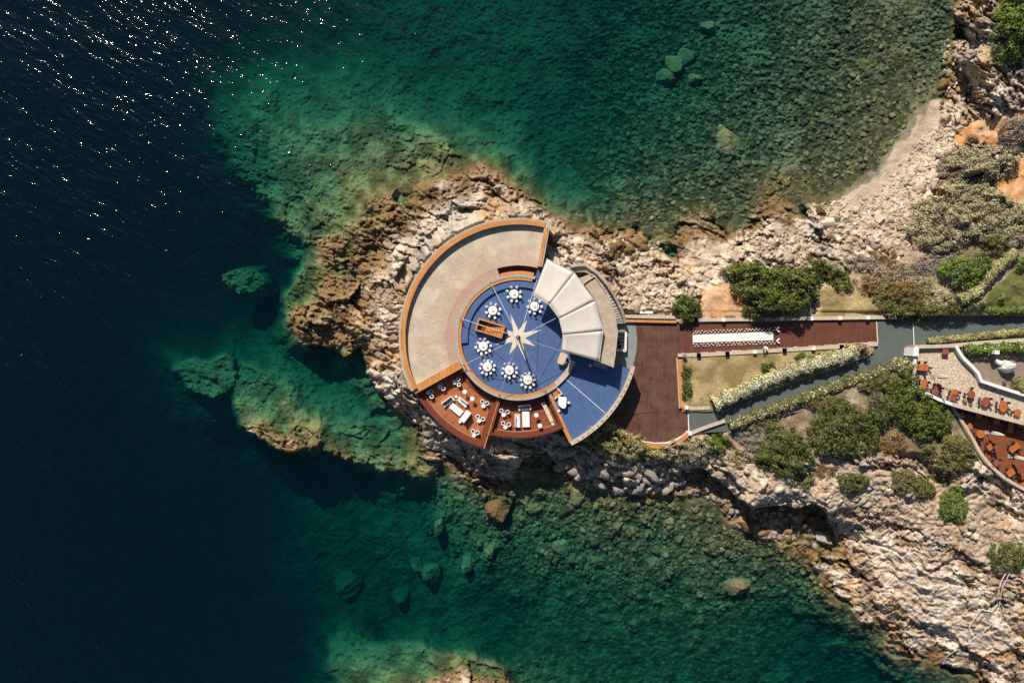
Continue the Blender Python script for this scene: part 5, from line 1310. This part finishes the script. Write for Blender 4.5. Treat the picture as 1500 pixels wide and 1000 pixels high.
SH = [
 # px,py,rx,ry,h,kind,label
 (1009,451,19,19,2.6,'green','round dark green bush at the start of the walkway wall',.7,.15),
 (1105,410,38,24,3.4,'green','broad green tree crown above the walkway, left half',.85,.17),
 (1150,425,44,32,4.0,'green','broad green tree crown above the walkway, right half',.9,.17),
 (1118,448,24,20,2.8,'dark','dark shaded shrub beneath the broad green trees',.7,.15),
 (1062,402,9,9,1.0,'dead','small leafless grey shrub left of the broad green trees',.4,.1),
 (1200,398,20,16,1.8,'green','green shrub right of the broad trees, left of the pale bush',.6,.13),
 (1222,394,13,12,1.3,'yellow','pale flowering bush between two green shrubs',.5,.1),
 (1236,412,18,13,1.6,'green','dark green shrub below the pale flowering bush',.6,.13),
 (1195,378,13,10,1.0,'rust','rusty low scrub above the walkway shrubs',.5,.1),
 (1216,352,10,9,.8,'rust','ochre tuft among the white rubble',.4,.1),
 (1262,385,24,12,1.1,'dead','grey brown low scrub below the rubble slope',.5,.11),
 (1290,405,22,16,1.3,'straw','straw coloured scrub right of the dry patch',.5,.11),
 (1298,375,16,14,1.0,'rust','brown yellow scrub under the beach stones',.5,.11),
 (1323,440,34,27,1.9,'olive','wide olive shrub beside the walkway wall end',.7,.14),
 (1318,425,24,14,2.1,'rust','brown topped shrub behind the wide olive shrub',.6,.13),
 (1362,455,24,16,1.7,'olive','olive brown shrub at the corner of the road',.6,.13),
 (1372,440,28,18,1.5,'grey','grey green scrub above the road corner',.6,.12),
 (1345,402,26,14,.7,'dead','flat grey dead scrub left of the bright green bush',.5,.1),
 (1375,385,26,16,.7,'dead','flat dull grey brush under the big pale thicket',.5,.1),
 (1417,398,27,22,2.4,'bright','bright green rounded bush by the lawn hedge',.75,.15),
 (1459,357,17,17,1.8,'olive','olive bush above the lawn hedge',.6,.13),
 (1395,325,48,36,2.2,'grey','big pale grey green thicket, left lobe',.8,.15),
 (1450,310,45,30,2.2,'grey','big pale grey green thicket, middle lobe',.8,.15),
 (1490,322,30,26,2.2,'grey','big pale grey green thicket, right lobe',.8,.15),
 (1445,237,42,26,2.2,'grey','grey green thicket above the orange bank',.8,.15),
 (1405,240,22,22,1.4,'dead','leafless grey brush at the left end of the upper thicket',.6,.11),
 (1492,192,22,24,1.8,'dead','brown grey thicket at the right edge above the orange soil',.6,.12),
 (1386,262,12,12,1.0,'dead','small grey brush clump at the beach edge',.5,.1),
 (1426,203,10,6,.6,'rust','small brown tuft on the orange soil',.4,.1),
 (1492,35,24,44,3.4,'bright','bright green tree on top of the north cliff',.85,.17),
 (1468,75,16,18,1.0,'dead','dark grey twiggy shrub on the north cliff edge',.5,.1),
 (1488,100,14,14,1.0,'dead','dark twiggy shrub below the north cliff tree',.5,.1),
 (1420,440,30,10,1.5,'yellow','light green shrub band above the road',.6,.12),
 (1400,450,20,12,1.6,'olive','mixed olive shrub above the road bend',.6,.13),
 (1052,648,17,13,1.8,'bright','yellow green bush by the ramp wall',.6,.13),
 (1240,632,46,38,2.8,'dark','largest dark olive bush on the south slope',.75,.15),
 (1155,665,38,33,2.4,'dark','dark olive bush left of the largest south slope bush',.75,.15),
 (1180,705,14,10,1.0,'olive','low olive tuft above the cliff edge',.5,.12),
 (1338,594,32,28,2.6,'green','deep green bushes below the white parapet, upper part',.75,.15),
 (1365,618,34,24,2.6,'green','deep green bushes below the white parapet, lower part',.75,.15),
 (1296,604,26,22,2.2,'dark','dark shrub left of the parapet bushes',.7,.14),
 (1290,560,30,14,1.8,'olive','olive shrub below the long ramp hedge',.6,.13),
 (1300,585,18,16,1.0,'dead','pale dry tangle between the dark shrubs',.5,.1),
 (1306,650,26,14,1.0,'rust','rust brown low scrub beside the largest dark bush',.5,.11),
 (1396,662,36,25,2.6,'olive','wide olive bush against the sea wall',.75,.14),
 (1250,707,20,15,1.4,'green','left one of the compact round cushions on the south slope',.5,.12),
 (1329,706,21,17,1.4,'olive','middle round cushion bush on the south slope',.5,.12),
 (1356,716,16,14,1.3,'green','cushion bush touching the middle one',.5,.12),
 (1400,741,20,23,1.6,'bright','squarish bright cushion bush below the sea wall',.5,.12),
 (1462,744,7,7,.6,'bright','tiny bright tuft on the bare slope',.35,.1),
 (1381,698,11,9,.7,'olive','small olive tuft under the wide olive bush',.4,.1),
 (1483,816,26,19,1.6,'green','dark green cushion bush at the right edge of the rocks',.55,.12),
 (1328,535,16,12,2.0,'yellow','yellow flowering bush at the road junction',.6,.13),
 (1332,552,14,14,2.2,'green','green bush left of the stone terrace',.6,.13),
 (885,640,30,22,2.6,'yellow','pale feathery tamarisk below the blue wedge wall, left',.65,.12),
 (918,655,32,18,2.2,'yellow','pale feathery tamarisk under the curved bench, middle',.65,.12),
 (960,666,26,11,1.8,'yellow','pale feathery tamarisk under the curved bench, lower',.6,.12),
 (1005,660,32,18,2.2,'grey','grey green tamarisk right of the curved bench',.65,.12),
 (866,623,11,9,4.6,'yellow','tamarisk top rising over the pale stone wall',.45,.11),
 (1005,545,8,11,1.3,'dark','dark shrub in the upper left corner of the dry lawn',.45,.11),
 (1006,570,8,16,1.2,'green','dark shrub along the bench side of the dry lawn',.45,.11),
 (1127,538,11,7,1.0,'green','small green shrub on the dry lawn by the white hedge',.45,.11),
 (1176,522,12,7,.8,'bright','low light green shrub above the white hedge',.45,.11),
 (1098,632,26,16,1.0,'dead','grey dead scrub directly below the long ramp hedge',.5,.1),
 (1320,570,22,18,2.2,'green','green bush left of the parapet below the junction',.7,.14),
 (1118,622,26,11,1.3,'olive','dull olive scrub strip under the left part of the long hedge',.5,.11),
 (1208,590,26,11,1.5,'olive','olive scrub strip under the hedge middle',.5,.11),
 (1110,648,20,14,.8,'dead','grey dead scrub above the left south slope bush',.45,.1),
 (1082,668,14,10,.8,'straw','straw tuft on the slope below the ramp wall',.45,.1),
 (1210,690,16,9,.9,'rust','ochre scrub below the largest dark bush',.45,.1),
 (1350,420,20,14,1.2,'straw','straw bush above the wide olive shrub',.5,.11),
 (1310,395,18,12,1.0,'straw','pale straw scrub under the beach',.5,.11),
 (1275,420,14,12,1.1,'rust','brown bush at the edge of the dry patch',.5,.11),
 (1440,385,16,14,1.5,'green','green bush joining the bright rounded bush',.6,.13),
 (1475,345,24,16,1.6,'grey','grey scrub between the pale thicket and the lawn hedge',.6,.12),
 (1430,275,34,18,1.8,'grey','grey green thicket between the upper and lower pale thickets',.7,.13),
 (1469,434,5,5,1.2,'yellow','small yellow shrub on the green lawn',.35,.1),
 (1498,385,10,10,1.4,'bright','clipped bush at the right edge of the lawn',.45,.11),
]
for i, (x, y, rx, ry, h, kd, lab, lobe, leaf) in enumerate(SH):
    isT = 'tree' in lab or 'tamarisk' in lab
    cush = 'cushion' in lab
    if cush: lobe, leaf = .32, .085
    shrub('tree' if 'tree' in lab else ('tamarisk' if isT else 'shrub'), lab, 'tree' if isT else 'shrub', x, y, rx, ry, h, kd, 100+i, lobe, leaf, 330 if cush else 150 if kd in ('grey','dead','straw') else 125, grp='trees' if isT else 'shrubs')

def hedge(lab, pts, wpx, hz, kind, zf, seed, fl=0, flk='flower', leaf=.15, dens=150, name='hedge'):
    rng = np.random.default_rng(seed); k = K(zf+hz)
    Pw = np.array([list(P(x, y, zf+hz*.8))[:2] for x, y in pts]); sl = np.hypot(*(Pw[1:]-Pw[:-1]).T); tot = sl.sum(); w = wpx*k/2
    n = int(tot*w*2*dens)
    # lumps along the hedge
    def sample(n, up):
        s = rng.uniform(0, tot, n); cs = np.concatenate([[0], np.cumsum(sl)]); j = np.clip(np.searchsorted(cs, s)-1, 0, len(sl)-1)
        d = (Pw[1:]-Pw[:-1])[j]/sl[j][:,None]; c = Pw[j]+d*(s-cs[j])[:,None]; q = np.stack([-d[:,1], d[:,0]], 1)
        th_ = rng.uniform(-.1, math.pi+.1, n)
        lump = 1+.20*np.sin(s*2.1+seed)+.12*np.sin(s*4.7+1.3*seed)+.10*rng.normal(size=n)
        off = np.cos(th_)*w*lump; zz = (np.sin(th_)**.55 if False else np.abs(np.sin(th_))**.5)*hz*(.92+.08*lump)
        pos = np.concatenate([c+q*off[:,None], np.maximum(zz, .1)[:,None]+zf], 1)
        nr_ = np.concatenate([q*np.cos(th_)[:,None]*.8, np.abs(np.sin(th_))[:,None]], 1)+rng.normal(size=(n,3))*.45
        return pos, nr_
    org = Vector((Pw[len(Pw)//2][0], Pw[len(Pw)//2][1], zf-.1))
    t = thing(name, lab, name.replace('_', ' '), org)
    pos, nr_ = sample(n, 1); v, f = leaf_quads(pos-np.array(org), nr_, leaf, rng); link('foliage', np_mesh('foliage', v, f), LM[kind], t)
    if fl:
        pos, nr_ = sample(int(tot*w*2*fl), 1); nr_[:,2] += .6; keep = pos[:,2] > zf+hz*.55; pos = pos[keep]; nr_ = nr_[keep]
        v, f = leaf_quads(pos-np.array(org)+np.array([0,0,.06]), nr_, .13, rng); link('blossom', np_mesh('blossom', v, f), LM[flk], t)
    m_ = MB(); m_.strip([Vector((p[0]-org.x, p[1]-org.y, 0)) for p in Pw], w*1.1, -.2, hz*.55); m_.build('stems', M['bark'], t, local=True)
hedge('long hedge with cream blossom between the dry lawn and the green ramp', [(1046,592),(1075,579),(1110,563),(1150,547),(1190,534),(1230,524),(1256,514)], 20, 2.1, 'yellow', Z_DECK+.05, 1, fl=46)
hedge('short pink blossom hedge at the walkway end', [(1256,511),(1266,507),(1272,513)], 12, 2.1, 'olive', Z_DECK+.05, 2, fl=60, flk='pink')
hedge('long yellow green hedge on the lower side of the ramp', [(1070,625),(1110,609),(1160,591),(1220,569),(1270,551),(1310,537),(1332,529)], 15, 2.0, 'olive', Z_DECK+.0, 3, fl=10, leaf=.14)
hedge('low golden hedge between road and stone terrace', [(1360,499),(1400,496),(1440,492),(1500,485),(1530,482)], 9, 1.0, 'yellow', Z_ROAD-.35, 4)
hedge('green hedge inside the terrace coping wall', [(1412,512),(1440,512),(1470,509),(1500,510),(1530,509)], 15, 1.6, 'bright', Z_REST-.1, 5, fl=3)
hedge('clipped green hedge on the upper road side', [(1438,453),(1460,456),(1500,453),(1530,450)], 12, 1.7, 'bright', Z_ROAD-.3, 6)
hedge('pale hedge curving along the left of the green lawn', [(1407,440),(1432,428),(1450,405),(1470,385),(1490,368)], 15, 1.7, 'yellow', 7.6, 7, fl=6)
hedge('golden bush strip at the right edge of the earth yard', [(1490,555),(1497,565),(1502,572)], 16, 1.3, 'yellow', Z_REST-.1, 8)
hedge('flowering plants on the flower stand', [(1119.2,509),(1120.8,509)], 4, .5, 'yellow', Z_DECK+1.1, 9, fl=200, leaf=.08, name='flower_bunch')
for (x, y, L_, rz) in ((1126,614.5,17,15),(1160,603,26,13)):
    p = P(x, y, Z_DECK+.3); q = thing('wooden_fence', 'short grey rail fence below the long hedge, '+('left piece' if x < 1140 else 'right piece'), 'fence', p, math.radians(rz))
    w = L_*.125
    for zz in (.35,.75): MB().box((0,0,zz), (w,.06,.1)).build('rail', M['rope'], q, local=True)
    for s in (-1,0,1): MB().box((s*(w/2-.06),.07,.3), (.09,.08,1.2)).build('post', M['rope'], q, local=True)

# ------------------------------------------------------------------ boulders and stones
def rock_mesh(seed, sub=3, squash=.7):
    rng = np.random.default_rng(seed); bm = bmesh.new(); bmesh.ops.create_icosphere(bm, subdivisions=sub, radius=1.0)
    v = np.array([x.co[:] for x in bm.verts])
    for k in range(9):
        n = rng.normal(size=3); n /= np.linalg.norm(n); d = rng.uniform(.45,.8)
        dd = v@n; v -= np.outer(np.clip(dd-d, 0, None)*.92, n)
    v += (np.stack([np.sin(v[:,(i+1)%3]*5+seed+i)+np.sin(v[:,(i+2)%3]*9+seed*2) for i in range(3)],1))*.035
    v[:,2] *= squash
    for x, co in zip(bm.verts, v): x.co = co
    me = bpy.data.meshes.new('boulder'); bm.to_mesh(me); bm.free()
    return me
KINDS = {}
for mk in ('pale_pebble','wet_stone','grey_stone','algae_stone'):
    KINDS[mk] = []
    for s in range(5):
        me = rock_mesh(s*13+7); me.materials.append(M[mk]); KINDS[mk].append(me)
rb = random.Random(12)
def boulder(px, py, rx, ry, h, mk, rot=None, z=None, sink=.35, parent=terrain, label=None):
    zz = zat(float(px), float(py)) if z is None else z
    o = bpy.data.objects.new('boulder', rb.choice(KINDS[mk])); COL.objects.link(o)
    c = P(px, py, zz+h*(1-2*sink)*.5); o.location = (c.x, c.y, zz+h*(.5-sink))
    k = K(zz); o.scale = (rx*k*1.25, ry*k*1.25, h*.72); o.rotation_euler = (rb.uniform(-.2,.2), rb.uniform(-.2,.2), rb.uniform(0,6.28) if rot is None else math.radians(rot))
    if label: tag(o, label, 'boulder')
    else: o.parent = parent
    return o
# the distinct big ones are things of their own
def bigrock(px, py, rx, ry, ztop, h, rot, lab, seed, mk='algae_big', sub=5, squash=.8, sharp=1.0):
    rng = np.random.default_rng(seed); bm = bmesh.new(); bmesh.ops.create_icosphere(bm, subdivisions=sub, radius=1.0)
    v = np.array([x.co[:] for x in bm.verts])
    for k in range(12):
        n = rng.normal(size=3); n /= np.linalg.norm(n); d = rng.uniform(.5,.85)
        v -= np.outer(np.clip(v@n-d, 0, None)*.9, n)
    kx = K(ztop); q = v*np.array([rx*kx*1.2, ry*kx*1.2, 1])
    ns = fbm(q[:,0]/1.1+seed*9, q[:,1]/1.1+q[:,2], seed, 4, .6)-.5; f1_, f2_, ci = worley(q[:,0]/1.6+seed, q[:,1]/1.2, seed)
    v += v*(ns*.28+(ci-.5)*.10)[:,None]
    q = v*np.array([rx*kx*1.2, ry*kx*1.2, h*.8])
    for x, co in zip(bm.verts, q): x.co = co
    me = bpy.data.meshes.new('boulder'); bm.to_mesh(me); bm.free(); me.materials.append(M[mk])
    o = bpy.data.objects.new('boulder', me); COL.objects.link(o); c = P(px, py, ztop)
    o.location = (c.x, c.y, ztop-q[:,2].max()); o.rotation_euler = (0,0,math.radians(rot)); tag(o, lab, 'boulder', None); return o
bigrock(350,405,35,28,-3.3,9,-10,'lone submerged boulder left of the headland',1)
bigrock(1073,207,19,31,-.1,3.4,35,'large oblong boulder just under water in the cove',2)
bigrock(730,745,17,19,.7,3.0,20,'brown boulder breaking the surface below the lounges',3,'wet_stone')
bigrock(767,730,15,13,-.5,2.5,0,'olive boulder right of the brown surfacing boulder',4)
bigrock(780,743,15,11,-.9,2.5,0,'submerged boulder below the crevice',5)
bigrock(1084,862,18,12,-.15,2.5,10,'boulder awash in the south bay',6,'wet_stone')
bigrock(976,110,14,11,-2.2,2.2,0,'lower boulder of the group in the upper cove',7)
bigrock(988,90,13,15,-2.3,2.2,30,'middle boulder of the group in the upper cove',8)
bigrock(1008,80,12,16,-2.6,2.2,-20,'upper boulder of the group in the upper cove',9)
bigrock(1040,37,11,9,-1.8,2,0,'boulder above the group in the upper cove',10)
bigrock(1020,113,9,10,-2.0,2,0,'small pale boulder right of the upper cove group',11)
bigrock(507,858,20,25,-7.5,4,20,'dim deep boulder in the lower left water',12)
bigrock(585,877,15,14,-6.5,4,40,'dim angular deep boulder right of the lower left one',13)
bigrock(632,843,14,17,-4.2,4,0,'rounded submerged boulder in the south water, larger of a pair',14)
bigrock(610,832,11,13,-4.6,4,0,'submerged boulder, smaller of the pair',15)
bigrock(684,828,11,14,-2.6,3,0,'olive submerged boulder in the south cobbles',16)
bigrock(720,808,12,17,-1.9,3,-15,'tall olive submerged boulder right of its neighbour',17)
bigrock(822,805,13,15,-1.8,2.4,0,'mossy submerged boulder in the middle of the south cobbles',18)
bigrock(640,775,8,15,-2.2,3,0,'pale narrow submerged boulder in the south water',19)
bigrock(935,716,22,13,1.1,3,-5,'long boulder at the shaded waterline below the deck',20,'grey_stone')
bigrock(880,712,20,9,.9,2.6,5,'flat boulder at the shaded waterline left of the long one',21,'grey_stone')
bigrock(907,722,12,13,.8,2.6,30,'dark boulder between the shaded waterline boulders',22,'grey_stone')
bigrock(1213,793,13,9,2.0,2.5,-30,'grey boulder in the mouth of the cliff cave',23,'grey_stone')
bigrock(845,722,10,16,.1,2,0,'yellowish boulder stack at the shaded shore',24)
# loose boulders that belong to the ground: shore, rubble, sea bed
cnt = 0
def scatter(n, poly, rmin, rmax, mk, hmul=.8, wetz=.5, seed=1, flat=1.0):
    global cnt
    r_ = random.Random(seed); xs = [p[0] for p in poly]; ys = [p[1] for p in poly]; done = 0; tries = 0
    while done < n and tries < n*30:
        tries += 1
        x = r_.uniform(min(xs), max(xs)); y = r_.uniform(min(ys), max(ys))
        if not inpoly(np.array([x]), np.array([y]), poly)[0]: continue
        z = zat(x, y); r = rmin+(rmax-rmin)*r_.random()**2
        kind = mk
        if mk == 'pale_pebble' and z < wetz: kind = 'wet_stone'
        if z < -.2: kind = 'algae_stone'
        boulder(x, y, r*r_.uniform(.8,1.3), r*r_.uniform(.6,1.0), 2*r*.125*hmul, kind, z=z); done += 1; cnt += 1
scatter(46, [(868,338),(940,338),(948,372),(905,392),(880,365)], 3.5, 8, 'wet_stone', seed=2)
scatter(44, [(890,385),(960,375),(1025,425),(1020,455),(925,455)], 3, 7, 'pale_pebble', seed=3)
scatter(26, [(1085,340),(1145,345),(1185,385),(1120,382)], 3, 6.5, 'pale_pebble', seed=4)
scatter(34, [(1195,310),(1255,295),(1330,335),(1320,378),(1235,375)], 3, 8, 'pale_pebble', seed=5)
scatter(42, [(1385,60),(1410,70),(1412,165),(1405,210),(1350,310),(1335,300),(1385,180),(1370,150)], 3, 9, 'pale_pebble', seed=6)
scatter(30, [(800,665),(850,660),(960,675),(1020,690),(1010,715),(880,712),(830,700)], 5, 11, 'grey_stone', seed=7)
scatter(18, [(1050,740),(1180,765),(1195,795),(1110,785)], 4, 10, 'wet_stone', seed=8)
scatter(30, [(640,720),(850,715),(1000,770),(1080,860),(900,850),(700,800)], 4, 9, 'algae_stone', seed=9)
scatter(26, [(1080,690),(1230,690),(1480,760),(1480,800),(1240,745),(1110,725)], 3.5, 8, 'pale_pebble', seed=10, hmul=.9)

# small stones too many to count: one joined mesh each
def stones(name, label, n, polys, rmin, rmax, mk, seed):
    rng = np.random.default_rng(seed)
    bases = []
    for s in range(6):
        me = rock_mesh(seed*31+s, sub=2); bases.append((np.array([v.co[:] for v in me.vertices]), np.array([p.vertices[:] for p in me.polygons]))); bpy.data.meshes.remove(me)
    V_, F_ = [], []; off = 0
    for poly in polys:
        xs = [p[0] for p in poly]; ys = [p[1] for p in poly]; m = int(n*4)
        x = rng.uniform(min(xs), max(xs), m); y = rng.uniform(min(ys), max(ys), m); ok = inpoly(x, y, poly); x, y = x[ok][:n], y[ok][:n]; z = zat(x, y)
        for i in range(len(x)):
            bv, bf = bases[rng.integers(6)]; r = (rmin+(rmax-rmin)*rng.random()**3)*.125
            a = rng.uniform(0, 6.28); c_, s_ = math.cos(a), math.sin(a); v = bv*np.array([r*rng.uniform(.9,1.4), r*rng.uniform(.7,1), r*.62])
            w = np.stack([v[:,0]*c_-v[:,1]*s_, v[:,0]*s_+v[:,1]*c_, v[:,2]], 1); k = K(z[i]); w += np.array([(x[i]-750)*k, (500-y[i])*k, z[i]+r*.12])
            V_.append(w); F_.append(bf+off); off += len(bv)
    o = link(name, np_mesh(name, np.concatenate(V_), np.concatenate(F_)), M[mk]); tag(o, label, 'stones', kind='stuff'); return o
stones('beach_stones', 'loose pale stones strewn over the beach and slopes', 700, [
    [(880,345),(960,350),(1030,425),(1020,458),(920,458)], [(1080,335),(1190,350),(1200,395),(1110,382)], [(1190,300),(1260,285),(1345,335),(1330,390),(1220,385)],
    [(1225,325),(1290,270),(1340,215),(1385,165),(1400,190),(1350,300),(1300,340)], [(1380,60),(1412,60),(1414,170),(1405,215),(1345,330),(1290,330),(1340,240),(1375,180)], [(1060,690),(1230,690),(1500,760),(1500,830),(1330,790),(1220,745),(1100,733)]], 1.2, 4.0, 'pale_pebble', 5)
stones('shore_stones', 'dark stones at the shaded shore under the deck', 500, [[(790,660),(850,655),(960,668),(1030,670),(1060,730),(1190,765),(1195,800),(1100,785),(1030,725),(860,720)]], 2, 6, 'grey_stone', 6)
stones('sea_bed_stones', 'algae covered cobbles lying on the sea bed', 2300, [[(860,60),(1400,0),(1395,90),(1290,240),(1180,285),(1090,320),(960,335),(870,320)], [(600,720),(850,705),(1010,740),(1180,820),(1220,880),(1050,900),(800,850),(640,820)]], 1.8, 5.5, 'algae_stone', 7)

# bleached dead branches on the lower right rocks
def branch(pts, r, lab):
    P3 = [P(x, y, zat(float(x), float(y))+.35) for x, y in pts]; t = thing('dead_branch', lab, 'branch', P3[0])
    m_ = MB()
    for a, b in zip(P3[:-1], P3[1:]): m_.tube(a, b, r, 6, r*.9)
    m_.build('stem', M['bleached'], t)
    for i in range(1, len(P3)-1):
        q = P3[i]; m2 = MB(); m2.tube(q, q+Vector((rb.uniform(-1,1), rb.uniform(-1,.4), .2)), r*.5, 5, .02); m2.build('twig', M['bleached'], t)
branch([(1474,838),(1466,852),(1462,870),(1461,885),(1452,896),(1438,892),(1428,905),(1420,918),(1418,938)], .10, 'long bleached branch winding down the lower right rocks')
branch([(1480,836),(1468,862),(1463,890),(1455,912),(1440,925),(1424,936)], .08, 'thin bleached branch crossing the winding one')
branch([(1400,952),(1388,960),(1381,972)], .09, 'short pale branch at the waterline of the lower right rocks')
